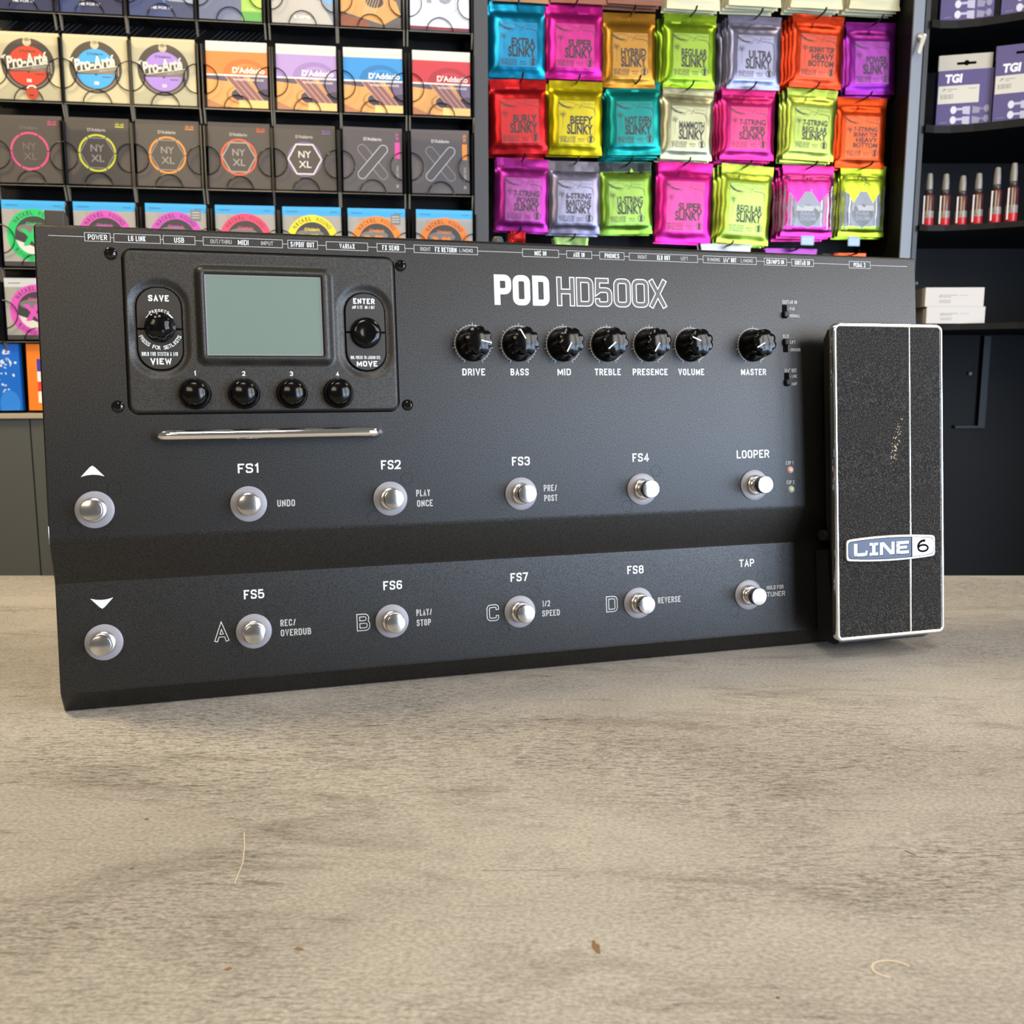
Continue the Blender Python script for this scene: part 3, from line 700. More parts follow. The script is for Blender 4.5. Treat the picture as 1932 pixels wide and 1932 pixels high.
slab(b, wl(gx), .35, -.35, 'hole_black', 1.09); slab(b, wl(gx), 0, 0, 'badge_silver', 1.16)
c6 = (503.0, (yb_ + yt) / 2)
b.line(circle(c6[0], c6[1] - 1.2, 3.6, 2.0, 24), 1.3, 'hole_black', 1.1, True); b.line(circle(c6[0] + .6, c6[1] - .2, 4.3, 3.7, 14, 75, 190), 1.5, 'hole_black', 1.12)
tag(b.build('emblem', ped), 'silver and blue oval-ended badge')

# ------------------------------------------------------------------ display wall: cabinet, posts
WROT = (0, 0, YW)
cab = empty('display_cabinet', 'tall black display cabinet behind the counter holding the string packs', 'cabinet', WP(0, 0, FLZ), WROT)
CH = -FLZ


def cpart(nm, a0, a1, b0, b1, z0, z1, m, bev=1.): q = MB(); q.box(a0, a1, -b1, -b0, z0 + CH, z1 + CH, m); return q.build(nm, cab, bevel=bev)


cpart('back_board', -1250, -62.5, -62, -52, 104, 1150, 'rack_black')
cpart('back_board', -41.5, 698, -150, -138, 108, 1150, 'rack_black')
tag(cpart('upright_post', -63, -40, -150, 2, 108, 1150, 'post_grey'), 'grey post between racks and hooks')
cpart('upright_panel', 699.5, 718.5, -300, 0, FLZ, 1150, 'rack_black'); tag(cpart('upright_post', 699, 719, 0, 4, FLZ, 1150, 'post_window_sheen'), 'grey post with the lock')
cpart('ledge', -1250, 698.5, -150, 12, 98, 106, 'ledge')
cpart('door_panel', -1250, -787, -8, 6, FLZ, 97.5, 'cabinet_grey'); cpart('door_panel', -785, -320, -8, 6, FLZ, 97.5, 'cabinet_grey'); cpart('door_panel', -318, 100, -8, 6, FLZ, 97.5, 'cabinet_grey'); cpart('door_panel', 102, 698, -8, 6, FLZ, 97.5, 'cabinet_grey')

# rack of clear pockets
rack = empty('string_rack', 'black rack of clear acrylic pockets for square string packs, left of the grey post', 'rack', WP(-432, -48, 104), WROT)
RX, RZ = 432, -104
PWD, PT = 100, 27


def pocket(ac, zb, h):
    """parts: side walls, floor, clear front with three finger cut-outs"""
    x0, x1 = ac - 51 + RX, ac + 51 + RX; z0, z1 = zb - 3 + RZ, zb + h * .93 + RZ; yf = -48 - 3.5
    b = MB()
    for xa, xb in ((x0 - 2.4, x0), (x1, x1 + 2.4)):
        b.box(xa, xb, yf, -12, z0, z1, 'acrylic_dark')
        xa_, xb_ = (xa, xb); V = [(xa, yf, z0), (xb, yf, z0), (xa, yf + 9, z0 - 22), (xb, yf + 9, z0 - 22), (xa, yf + 12, z0 - 22), (xb, yf + 12, z0 - 22), (xa, yf + 12, z0), (xb, yf + 12, z0)]
        b.add(V, [(0, 1, 3, 2), (2, 3, 5, 4), (4, 5, 7, 6), (0, 2, 4, 6), (1, 7, 5, 3), (0, 6, 7, 1)], 'acrylic_edge_highlight')
        b.box(xa + .3, xb - .3, yf - .5, yf, z0, z1, 'acrylic_dark')
    b.box(x0, x1, yf, -14, z0 - 2.2, z0 - .2, 'acrylic_dark'); b.box(x0 + 2, x1 - 2, yf - .7, yf, z0 - 1.7, z0 - .9, 'acrylic_edge_highlight')  # pale strip paints a highlight along the floor's front edge
    p = b.build('pocket', rack)
    rs, rb = 22, 21; zc = z0 + (z1 - z0) * .45; f = MB(); q = MB()
    pts = [(x0, z0), ((x0 + x1) / 2 - rb, z0)] + circle((x0 + x1) / 2, z0, rb, None, 16, 180, 0)[1:-1] + [((x0 + x1) / 2 + rb, z0), (x1, z0)]
    pts += [(x1, zc - rs)] + circle(x1, zc, rs, None, 16, 270, 90)[1:-1] + [(x1, zc + rs), (x1, z1), (x0, z1), (x0, zc + rs)] + circle(x0, zc, rs, None, 16, 90, -90)[1:-1] + [(x0, zc - rs)]
    f.prism(pts, -yf - 1.6, -yf - .4, 'clear_acrylic'); tag(f.build('clear_front', p), 'clear front with finger cut-outs')
    for cx, cz, r, a0, a1 in (((x0 + x1) / 2, z0, rb, 180, 0), (x1, zc, rs, 270, 90), (x0, zc, rs, 90, -90)):
        q.tube([(x, yf + .2, z) for x, z in circle(cx, cz, r, None, 20, a0, a1)], .85, 'acrylic_dark', 6)
    q.build('cut_out_rim', p, smooth=60)


COLS = {1: (-752, -656, -550, -446, -335, -228, -118), 2: (-753, -652, -550.5, -440, -332, -226, -116), 3: (-757, -657.5, -551, -441.5, -337, -230, -118.5), 4: (-760, -654, -545, -436, -329.5, -225, -114), 5: (-764,), 6: (-839, -743)}
RB = {1: 718.5, 2: 588, 3: 464.5, 4: 337.5, 5: 223.5, 6: 110.5}
RH = {1: 98, 2: 99.5, 3: 101, 4: 101, 5: 96, 6: 106}
for rw in range(1, 7):
    for ac in COLS[rw]:
        if rw < 6: pocket(ac, RB[rw], RH[rw])
for ac in (-868,): pocket(ac, RB[4], 100); pocket(ac, RB[5], 96)
b = MB()
for i in range(5):   # wire lattice behind the first gap
    for k in range(9): t = k / 8; b.tube([(-840 + RX + 95 * i + 70 * t, -4 - 4, 690 + RZ + 30), (-840 + RX + 95 * i + 70 * t - 30, -8, 690 + RZ + 5)], .8, 'post_grey', 5)
b.build('wire_lattice', rack)

# ------------------------------------------------------------------ square packs
INK = 'ink'
def P_(h, r=.45): return pm(h, r).name


class Pack(MB):
    def __init__(s, w_, h, side, d=9.):
        super().__init__(); s.w = w_; s.h = h; s.box(-w_ / 2, w_ / 2, 0, d, 0, h, side); s.clip = (-w_ / 2, 0, w_ / 2, h)


def put_pack(mb, row, i, label, name='string_pack', cat='string pack', group='square string packs in the acrylic rack', tilt=0.):
    o = mb.build(name, fix=True); rn = random.Random(row * 17 + i)
    o.location = WP(COLS[row][i], 0, RB[row]); o.rotation_euler = (R(-1.5), R(rn.uniform(-.5, .5) + tilt), YW + R(rn.uniform(-1, 1)))
    return tag(o, label, cat, group)


def guitar(p, y0, y1, w_):
    """sound hole, strings and bridge corner of an acoustic guitar between heights y0 and y1"""
    wood, hole, neck, pale, dk = P_('dc9f58'), P_('45374a'), P_('8a5a5e'), P_('e9c377'), P_('5d4c60')
    p.clip = (-w_ / 2, y0, w_ / 2, y1); H = y1 - y0
    p.rect(-w_ / 2, y0, w_ / 2, y1, wood, .1); p.poly([(-w_ / 2, y1), (-w_ / 2, y1 - 5), (-w_ * .18, y1 - 8), (0, y1)], dk, .14)
    p.poly([(w_ / 2, y1), (w_ * .2, y1), (w_ * .33, y0 + H * .62), (w_ / 2, y0 + H * .5)], P_('6a5a78'), .14)
    p.disc(w_ * .08, y0 + H * .40, w_ * .27, P_('b97c44'), .13, H * .30); p.disc(w_ * .10, y0 + H * .42, w_ * .25, wood, .16, H * .26); p.disc(w_ * .12, y0 + H * .42, w_ * .22, hole, .2, H * .22)
    p.disc(w_ * .47, y0 + H * .38, w_ * .18, hole, .2, H * .24)
    p.poly([(-w_ * .2, y1), (w_ * .12, y1), (w_ * .44, y0 + H * .24), (w_ * .13, y0 + H * .24)], neck, .24)
    for k in range(4): t = k / 3; p.line([(-w_ * .2 + w_ * .3 * t, y1), (w_ * .13 + w_ * .3 * t, y0 + H * .24)], .9, P_('e0b48a'), .3)
    p.poly([(-w_ * .5, y0), (-w_ * .5, y0 + H * .25), (-w_ * .25, y0 + H * .05), (-.1 * w_, y0)], P_('b5764e'), .22); p.poly([(w_ * .02, y0 + H * .25), (w_ * .5, y0 + H * .25), (w_ * .5, y0), (w_ * .02, y0)], pale, .26)
    p.clip = (-w_ / 2, 0, w_ / 2, p.h)


DK, CRM = P_('3d3630'), P_('dcd3bb')
# top row
for i in range(7):
    w_ = 95; p = Pack(w_, RH[1], P_(('2a2f4f', '2c3050', '3b4668', '6d748c', '7d8792', '33241f', 'e2e4ea')[i], .3))
    f_ = w_ / 2
    if i < 3:
        p.poly([(-f_, 98), (-f_ + 30, 98), (-f_ + 10 + 25 * i, 0), (-f_, 0)], P_('35426e', .3)); p.poly([(10, 98), (30, 98), (5, 20), (-2, 30)], P_('4d7fb8', .3), .14)
        if i == 2: p.poly([(0, 98), (f_, 98), (f_, 22), (10, 24)], P_('9aa3ad', .25), .15)
        p.text('NE FOR LI', 0, 13, 30, 4, P_('e8e8ea'), .2, .02)
        lab = ('navy blue string pack cut off at the top left corner, top rack row', 'navy blue string pack second from left in the top rack row', 'navy and silver-blue string pack third from left in the top rack row')[i]
    elif i == 3: p.rect(17, 0, f_, 98, P_('b6d95a')); p.rect(17, 0, f_, 14, P_('6fb552'), .14); p.line([(22, 18), (40, 18)], 1, P_('dff0b0'), .18); lab = 'grey-blue string pack with a lime green stripe, top rack row'
    elif i == 4:
        p.poly([(-f_, 98), (f_, 98), (f_, 30), (20, 40), (-20, 70)], P_('3a8fc9', .25)); p.poly([(10, 98), (f_, 98), (f_, 40), (30, 50)], P_('1f6fb8', .25), .14); p.poly([(-f_, 0), (f_, 0), (30, 34), (-15, 48), (-f_, 30)], P_('aca59a', .25), .16); p.text('LIFE', 0, 10, 26, 4, P_('f0f0f0'), .2, .02); lab = 'silver and bright blue foil string pack in the top rack row'
    elif i == 5:
        p.poly([(-f_, 60), (-20, 66), (10, 58), (40, 40), (f_, 20), (20, 4), (-f_, 22)], P_('d39a55'), .12); p.disc(6, 38, 14, P_('3a2420'), .16, 9)
        for k in range(5): p.line([(2 + 4 * k, 56), (-12 + 4.5 * k, 20)], .7, P_('e8c9a0'), .2)
        p.poly([(-f_, 18), (-10, 10), (0, 0), (-f_, 0)], P_('8d4a2e'), .2); lab = 'dark brown string pack with a guitar picture, top rack row'
    else:
        p.ring(0, 58, 36, 37, P_('b9bcc4'), .14); p.text('10', 0, 56, 42, 32, P_('9b9da3'), .16, .03); p.rect(-f_, 0, f_, 5, P_('7a2630'), .2); lab = 'white string pack with a large grey 10, end of the top rack row'
    put_pack(p, 1, i, lab)


def swoosh_text(p, t, *a, **k): p.text(t, *a, **k)


# cream packs with a disc, then guitar picture packs
PA = ('e0482c', '3fa4e0', 'b98fdc')
for i in range(3):
    p = Pack(95, RH[2], P_('c2b68e')); cx, cy = -1 + (i == 0) * 2, 52; R0 = 39; dk = P_('4b4138'); c = P_(PA[i])
    p.rect(-47, 1, 47, 99, P_('c6ba94'), .08); p.disc(cx, cy - 1, R0 * .97, P_('8b7f68'), .12); p.disc(cx, cy, R0, dk, .15); p.disc(cx, cy - 2, 29.5, c, .19)
    p.poly([(cx - 33, cy + 2), (cx + 33, cy + 13), (cx + 33, cy - 9), (cx - 33, cy - 11)], dk, .23)
    p.poly([(cx - 27, cy - 8.5), (cx + 31, cy + 2), (cx + 31, cy - 9.5), (cx - 27, cy - 9)], P_('857a6b'), .26)
    p.disc(cx, cy + 33, 6.2, P_('c6ba94'), .3); p.disc(cx, cy + 40, 6.2, P_('c6ba94'), .3); p.text("D'Addario", cx, cy + 20, 24, 4.2, dk, .24, .02)
    p.text('Pro-Arté', cx - 1, cy + 6.5, 60, 19, P_('efe6cf'), .36, .035, 9, .12); p.line([(cx - 32, cy + 13), (cx - 37, cy + 10), (cx - 34, cy + 8)], 2, P_('efe6cf'), .36)
    p.line([(cx - 26, cy - 7), (cx + 34, cy + 3)], 1.1, P_('efe6cf'), .36); p.text('Nylon Core', cx + 18, cy - 3.4, 26, 4.6, P_('cfc4ac'), .36, .0, 9, .3); p.line([(cx + 33.5, cy + 3), (cx + 33.5, cy - 12)], .9, P_('cfc4ac'), .36)
    p.line([(cx + 9, cy - 14), (cx + 22, cy - 14)], 1.2, dk, .36); p.rect(cx - 3, cy - 26, cx + 4, cy - 21, P_('d8d4d0'), .36); p.poly([(cx - 3, cy - 9.2), (cx + 3, cy - 9.2), (cx, cy - 13)], dk, .36)
    p.ring(cx, cy - 1, 33, 35, P_('8d8069'), .3, 205, 335)
    put_pack(p, 2, i, ('cream string pack with a red disc, left end of the second rack row', 'cream string pack with a blue disc in the second rack row', 'cream string pack with a purple disc in the second rack row')[i])
b = MB(); b.disc(0, 0, 9, P_('b03a26'), .6, None, 0, 360, 24); b.prism(circle(0, 0, 9, None, 24), -.4, .5, P_('a53a28')); b.line(circle(0, 3, 8, None, 10, 40, 150), 2.2, P_('e8ddd0'), .7); b.rect(-4, -4, 2, -2, P_('3a2018'), .7)
o = b.build('dot_sticker'); o.location = WP(-746, 6.5, 596); o.rotation_euler = WROT; tag(o, 'small dark red round sticker on the pocket below the red disc pack', 'sticker')
EJ = (('e8843a', 'd2702a'), ('b193c8', '9c7fb6'), ('2f8fd0', '2277b2'), ('d23a44', 'b42c38'))
for k in range(4):
    i = k + 3; p = Pack(94, RH[2], P_(EJ[k][1])); w_ = 94; h = RH[2]; c0, c1 = P_(EJ[k][0]), P_(EJ[k][1]); wh = P_('d8d4c8')
    p.rect(-47, h - 15, 47, h, wh); p.rect(-47, 50, 47, h - 15, c0); p.disc(12, 50, 34, c1, .14, 24, 0, 180); p.disc(14, 50, 24, c0, .16, 17, 0, 180); p.disc(15, 50, 17, c1, .18, 13, 0, 180); p.rect(-47, 47.5, 47, 50, P_('f0ead8'), .2)
    p.text("D'Addario", 18, 57, 50, 9.5, P_('f4efe4'), .26, .025); p.line([(-40, h - 9), (-18, h - 9)], .8, P_('c9c6bd'), .2); p.line([(24, h - 9), (42, h - 9)], .8, P_('c9c6bd'), .2)
    guitar(p, 0, 47.5, w_); p.text('PHOSPHOR BRONZE', 18, 42.5, 46, 3.2, P_('f2e6d4'), .4, .015)
    put_pack(p, 2, i, 'guitar picture string pack with %s band, second rack row' % ('an orange', 'a lavender', 'a sky blue', 'a red')[k])
NY = (('d8487e', '8a8480', 'pink'), ('d7d63a', '8f8b84', 'yellow-green'), ('ef8f2c', '8f8980', 'orange'), ('e4552c', '9a938b', 'red-orange'), ('8460a4', 'd8cfc8', 'purple'))
GP = P_('4a433d', .62)
for i in range(5):
    p = Pack(96, RH[3], GP); c = P_(NY[i][0]); g = P_(NY[i][1]); cx, cy = -1, 48
    p.text("D'Addario", cx, 83, 27, 5, P_('b5aea6' if i else '6b645d'), .14, .02); p.text('09-42', 34, 92, 13, 3, c, .14, .01); p.line([(27, 88.5), (40, 88.5)], 1.3, c, .14)
    for k in range(6): p.ring(cx, cy, 25.6, 28.6 if i < 4 else 27.2, c, .14, 60 * k + 62, 60 * k + 118, 12)
    if i: p.line(circle(cx, cy, 26 if i < 4 else 26.5, None, 6, 0, 360), 1.3 if i < 3 else 2.4, g, .16, True)
    t = P_(('6a625b', '9a928a', '918a82', '9a938b', 'e0d6cd')[i]); p.text('NY', cx, cy + 7.5, 20, 10.5, t, .18, .01); p.text('XL', cx, cy - 8, 20, 10.5, t, .18, .01)
    put_pack(p, 3, i, 'dark grey string pack with %s ring in the third rack row' % ('a pink', 'a yellow-green', 'an orange', 'a red-orange', 'a purple')[i])
for k in range(2):
    i = 5 + k; p = Pack(95, RH[3], P_('554f50', .6)); c = P_(('d9439a', 'ee8c2c')[k]); wl_ = P_('b9b9c0'); p.text("D'Addario", 0, 83, 29, 5.2, P_('cfc8c2'), .14, .02)

    def caps(x0, y0, x1, y1, r):
        a = math.degrees(math.atan2(y1 - y0, x1 - x0)); return circle(x1, y1, r, None, 12, a - 90, a + 90) + circle(x0, y0, r, None, 12, a + 90, a + 270)
    p.line(caps(17, 27, -17, 67, 7), 1.0, P_('8d8a90'), .14, True); q = caps(-17, 27, 17, 67, 7); p.poly(q, P_('554f50', .6), .18); p.line(q, 1.2, wl_, .22, True)
    p.rect(36, 54, 44, 79, c, .16); p.text('XT' if k == 0 else 'XS', 40, 88, 12, 5, c, .16, .01, 90); p.text('ELECTRIC', 40, 32, 22, 3.6, P_('a9a4a8'), .16, .005, 90); p.text('X', 40, 10, 5, 5, P_('b9b4b8'), .16)
    put_pack(p, 3, i, 'dark grey string pack with crossed outlines and %s tab, third rack row' % ('a pink', 'an orange')[k])
XL = (('1fc067', 'green'), ('d050b4', 'magenta'), ('c94fb6', 'purple-pink'), ('e8466e', 'pink-red'), ('ecd92a', 'yellow'), ('f2852a', 'orange'), ('f07f22', 'orange'))


def nickel(i, w_, h, colr, bluetop, tagged):
    p = Pack(w_, h, P_('8c9299')); f_ = w_ / 2; c = P_(colr); cy = h * .47; bl = P_('3aa2dc') if bluetop else P_('c4c6c8')
    p.rect(-f_, 0, f_, h - 14, P_('a39f98')); p.rect(-f_, h - 14, f_, h, bl); dk = P_('3b3a3c')
    p.line([(-f_ + 6, h - 8), (-f_ + 24, h - 8)], 1.2, P_('2a6f9e'), .14); p.line([(f_ - 18, h - 8), (f_ - 6, h - 8)], 1.2, P_('2a6f9e'), .14)
    for k in range(7): p.line([(-26 + k * 3, h - 26 + k), (-30 + k * 3, h - 15)], .5, P_('77736f'), .14)
    p.disc(0, cy, 36, dk, .15); p.disc(-4, cy + 10, 22, P_('77736e'), .17, 8); p.poly([(-36, cy - 4), (-10, cy - 14), (20, cy - 26), (0, cy - 36), (-26, cy - 26)], P_('d9d5cf'), .17); p.poly([(24, cy - 4), (34, cy + 4), (30, cy - 18)], P_('c9c5bf'), .17); p.ring(0, cy, 29.5, 41, c, .2)
    p.arctext('NICKEL WOUND', 0, cy, 35, 6.5, dk, 90, 9.6, .24, .015, 4.2); p.arctext('ROUND WOUND', 0, cy, 35, 5.5, dk, 270, 10, .24, .01, 4, True); p.text("D'Addario", 0, cy + 18, 24, 5, c, .24, .02)
    p.text('XL', 0, cy - 3, 40, 26, c, .26, .06, 0, -.15); p.rect(-f_, 0, f_, 7, P_('3f3d3d'), .3)
    if tagged: p.rect(f_ - 24, h - 26, f_ - 8, h - 9, P_('77797d'), .3); [p.line([(f_ - 22, h - 13 - 4 * k), (f_ - 10, h - 13 - 4 * k)], 1, P_('d6d2c2'), .34) for k in range(3)]
    return p


for i in range(7):
    lab = ('round %s print string pack under the blue edge, fourth rack row' % XL[i][1])
    if i == 5: lab = 'orange ring string pack with a grey tag at its corner, fourth rack row'
    if i == 6: lab = 'orange ring string pack at the right end of the fourth rack row'
    put_pack(nickel(i, 94, RH[4], XL[i][0], True, i in (2, 5)), 4, i, lab)
put_pack(nickel(9, 94, RH[5], 'd653b8', False, False), 5, 0, 'magenta ring string pack with a silver top, fifth rack row')
p = Pack(84, RH[6], P_('1565c8', .3), 14); rn = random.Random(5)
for k in range(26): x, y = rn.gauss(14, 11), rn.gauss(78, 10); p.poly(blob(x, y, rn.uniform(1, 5), rn.uniform(.8, 2.6), rn.uniform(0, 3), k, 5), P_('d7e2f2'), .15)
for k in range(12): x, y = rn.gauss(20, 5), rn.gauss(30, 9); p.poly(blob(x, y, 2, 1.2, .5, k + 60, 5), P_('d7e2f2'), .15)
p.ring(2, 52, 6, 8.5, P_('0e49a0', .3), .2); p.disc(24, 10, 15, P_('2f80dd', .3), .16, 22)
put_pack(p, 6, 0, 'bright blue string pack standing on the ledge at the far left', group='packs on the ledge')
p = Pack(88, RH[6], P_('ee7a1e'), 14); p.clip = (-44, 0, 44, RH[6]); x0 = -29
p.rect(x0, 62, 44, 82, P_('4236a0')); p.rect(x0, 46, 44, 62, P_('e8e4de')); p.rect(x0, 30, 44, 46, P_('dd3a28')); p.rect(x0, 12, 44, 30, P_('ece6da'))
put_pack(p, 6, 1, 'orange string box with blue, white and red stripes on the ledge', group='packs on the ledge')

# ------------------------------------------------------------------ foil pouches on hooks
PBK = -138


def bulge(x, z, w_, h, seed):
    X = abs(2 * x / w_); zt = (z - 8) / (h - 26); B = 0.
    if 0 < zt < 1 and X < 1: B = 4.4 * (1 - X ** 7) ** .8 * (1 - abs(2 * zt - 1) ** 9) ** .8
    k = seed * 1.7
    B += .3 * math.sin(x * .07 + k) * math.sin(z * .06 + k * 2) + .10 * math.sin(x * .31 + z * .17 + k) + (.5 * math.sin(x * .09 + k) if z > h - 18 or z < 8 else 0)
    return B


FOIL = {}


def foil(hexc, rough=.27, metal=.85):
    c = [int(hexc[i:i + 2], 16) for i in (0, 2, 4)]; mean_ = sum(c) / 3
    c = [min(255, max(4, (mean_ + (x - mean_) * 1.22) * .68)) for x in c]; hexc = '%02x%02x%02x' % tuple(int(x) for x in c)
    return mat('foil_' + hexc, hexc, rough, metal, bump=.10, bscale=45).name


def dim(h, f=.80): return '%02x%02x%02x' % tuple(int(int(h[i:i + 2], 16) * f) for i in (0, 2, 4))


def pouch(w_, h, seed, colr, titles, dark='1f1a1c', style=0, panel=None, mt=None, head=None):
    fm = mt or foil(colr); b = MB(); NXp, NZ = 22, 30; V = []; F = []
    ed = lambda x, z: 0 if (abs(x) > w_ / 2 - 1e-6 or z < 1e-6 or z > h - 1e-6) else 1
    wv = lambda x, z: x * (1 + (.012 * math.sin(z * .16 + seed) if 6 < z < h - 6 else .02))
    for side in (1, -1):
        for j in range(NZ + 1):
            for i in range(NXp + 1):
                x = w_ * (i / NXp - .5); z = h * j / NZ; B = bulge(x, z, w_, h, seed)
                V.append((wv(x, z), (-B - .25 if side > 0 else (max(0., B) * .55 + .25)) if ed(x, z) else -(.5 * math.sin(x * .09 + seed * 1.7)) * .8, z))
    n1 = (NXp + 1) * (NZ + 1)
    for s_ in (0, 1):
        for j in range(NZ):
            for i in range(NXp):
                k = s_ * n1 + j * (NXp + 1) + i; q = (k, k + 1, k + NXp + 2, k + NXp + 1); F.append(q if s_ == 0 else tuple(reversed(q)))
    b.add(V, F, fm); nf = len(b.f)
    b.plane = lambda x, z, k: (wv(x, z), -bulge(x, z, w_, h, seed) - .25 - k, z)
    dk = P_(dark, .5)
    for zc in (h - 16, 6):  # crimp lines
        for i in range(10): b.line([(w_ * (i / 10 - .5) * .98, zc), (w_ * ((i + 1) / 10 - .5) * .98, zc)], .35, fm, .28)
    if head: b.gridrect(-w_ * .495, h - 19, w_ * .495, h - .5, foil(head), .2, 8)
    if style == 0:
        x0, x1, z0, z1 = -w_ * .335, w_ * .355, 17, h - 33; pw = x1 - x0
        if panel: b.gridrect(x0, z0, x1, z1, mat('foil_print_' + panel, dim(panel, .86), .36, .6).name, .3, 10)
        for k in range(12):
            for A, B in (((x0 + pw * k / 12, z0), (x0 + pw * (k + 1) / 12, z0)), ((x0 + pw * k / 12, z1), (x0 + pw * (k + 1) / 12, z1)), ((x0, z0 + (z1 - z0) * k / 12), (x0, z0 + (z1 - z0) * (k + 1) / 12)), ((x1, z0 + (z1 - z0) * k / 12), (x1, z0 + (z1 - z0) * (k + 1) / 12))):
                b.line([A, B], .4, dk, .4)
        # bird emblem: fanned wing, body sweep, far wing
        X = lambda t: x0 + pw * t
        Z = lambda t: z0 + (z1 - z0) * t
        b.poly([(X(-.02), Z(1.0)), (X(.05), Z(.93)), (X(.2), Z(.86)), (X(.42), Z(.845)), (X(.24), Z(.825)), (X(.1), Z(.86)), (X(.0), Z(.93))], dk, .42)
        for k in range(9): t = k / 8; b.line([(X(.02 + .4 * t), Z(.93 - .09 * t)), (X(-.03 + .36 * t), Z(.88 - .1 * t))], .7, dk, .42)
        b.line([(X(.06), Z(.93)), (X(.24), Z(.97)), (X(.4), Z(.95)), (X(.48), Z(.9)), (X(.42), Z(.85))], .5, dk, .42)
        b.line([(X(.5), Z(.92)), (X(.56), Z(.88)), (X(.64), Z(.9)), (X(.6), Z(.84)), (X(.52), Z(.83))], .7, dk, .42)
        for k in range(5): b.line([(X(.62 + .07 * k), Z(.99 - .015 * k)), (X(.66 + .07 * k), Z(.93)), (X(.62 + .07 * k), Z(.9))], .45, dk, .42)
        b.line([(X(.66), Z(.86)), (X(.84), Z(.855)), (X(.96), Z(.83)), (X(1.0), Z(.74)), (X(1.0), Z(.66))], 1.1, dk, .42)
        b.line([(X(.12), Z(.72)), (X(.12), Z(.34))], .4, dk, .42)
        for k in range(6): b.line([(X(.12), Z(.64 - .012 * k)), (X(.03 + .03 * k), Z(.76))], .3, dk, .42)
        b.text('ERNIE', X(.12), Z(.69), pw * .18, 2.4, dk, .42, .0); b.text('BALL', X(.12), Z(.65), pw * .16, 2.4, dk, .42, .0)
        nl = len(titles); ztop = .70 if nl > 2 else .66; hl = {2: 14.5, 3: 11.0, 4: 8.8}[nl]
        for k, t in enumerate(titles):
            hh_ = hl * (1.18 if k == nl - 1 and t == 'SLINKY' else .95); wd = pw * min(.72, .115 * len(t) + .06)
            zc = Z(.24) + (nl - 1 - k) * hl * 1.04 + hl / 2; b.text(t, X(.95), zc, wd, hh_, dk, .42, .04, 0, 0, 'r')
        b.text('ELECTRIC GUITAR', X(.25), Z(.155), pw * .44, 3.2, dk, .42, .02); b.text('NICKEL WOUND', X(.25), Z(.105), pw * .42, 3.2, dk, .42, .02); b.text('STRINGS', X(.25), Z(.055), pw * .42, 3.2, dk, .42, .02)
        b.text('MADE IN', X(.63), Z(.12), pw * .17, 2.6, dk, .42, .01); b.text('USA', X(.63), Z(.07), pw * .17, 2.6, dk, .42, .01)
        b.ring(X(.89), Z(.12), 5.0, 6.1, dk, .42); b.disc(X(.89), Z(.12), 2.2, dk, .42, 5.0); b.line([(X(.86), Z(.12) - 5), (X(.86), Z(.12) + 5)], .7, dk, .42); b.line([(X(.92), Z(.12) - 5), (X(.92), Z(.12) + 5)], .7, dk, .42); b.line([(X(.89), Z(.12) + 6), (X(.93), Z(.12) + 9)], 1.2, dk, .42)
    elif style == 1:   # banded pouch with pointed collar and shield
        si, ds, tc = mat('foil_silver_print', '74777f', .42, .45).name, P_('5b5f66', .35), foil(panel)
        b.gridrect(-w_ * .48, 12, w_ * .48, h - 20, si, .3, 10)
        rn = random.Random(seed)
        for k in range(7):
            for sg in (-1, 1):
                x = sg * (w_ * .26 + w_ * .2 * k / 6); c = rn.choice((ds, P_('e8e8ee', .3), P_('3b3740', .4), tc))
                for j in range(8): b.line([(x + rn.uniform(-.6, .6), 13 + (h - 48) / 8 * j), (x + rn.uniform(-.6, .6), 13 + (h - 48) / 8 * (j + 1))], rn.uniform(.7, 2.4), c, .36)
        for sg in (-1, 1):
            pts = [(0, h - 18), (sg * w_ * .48, h - 18), (sg * w_ * .48, h - 44), (sg * w_ * .33, h - 50), (sg * w_ * .22, h - 66), (sg * w_ * .07, h - 46), (0, h - 46)]
            b.fan(pts, tc, .44)
        b.gridrect(-w_ * .45, 8, w_ * .45, 17, tc, .44, 6)
        sh = [(-w_ * .24, h - 68), (-w_ * .12, h - 72), (0, h - 66), (w_ * .12, h - 72), (w_ * .24, h - 68), (w_ * .235, h - 88), (w_ * .14, h - 102), (0, 15), (-w_ * .14, h - 102), (-w_ * .235, h - 88)]
        b.fan([(0, h - 85)] + sh + sh[:1], ds, .6); b.line([(p[0] + (q_[0] - p[0]) * t / 4, p[1] + (q_[1] - p[1]) * t / 4) for p, q_ in zip(sh, sh[1:] + sh[:1]) for t in range(4)], 1.4, si, .66, True); b.gridrect(-w_ * .23, h - 79, w_ * .23, h - 70, P_('a3a6ab', .3), .68, 3)
        b.text(titles[0], 0, h - 84, w_ * .3, 7, si, .7, .03); b.text(titles[1], 0, h - 92.5, w_ * .3, 7, si, .7, .03); b.line([(-w_ * .05, h - 26), (0, h - 36), (w_ * .03, h - 30), (w_ * .14, h - 33), (w_ * .08, h - 38)], .9, dk, .5)
    else:  # plain paper pouch, only its lower edge shows
        b.gridrect(-w_ * .38, 26, w_ * .38, h - 30, P_(panel, .6), .3, 6); b.text('STRINGS', 0, 24, w_ * .6, 4, P_('8a7f5a'), .34, .01)
    o = b.build('string_pouch', smooth=60, fix=False); return o


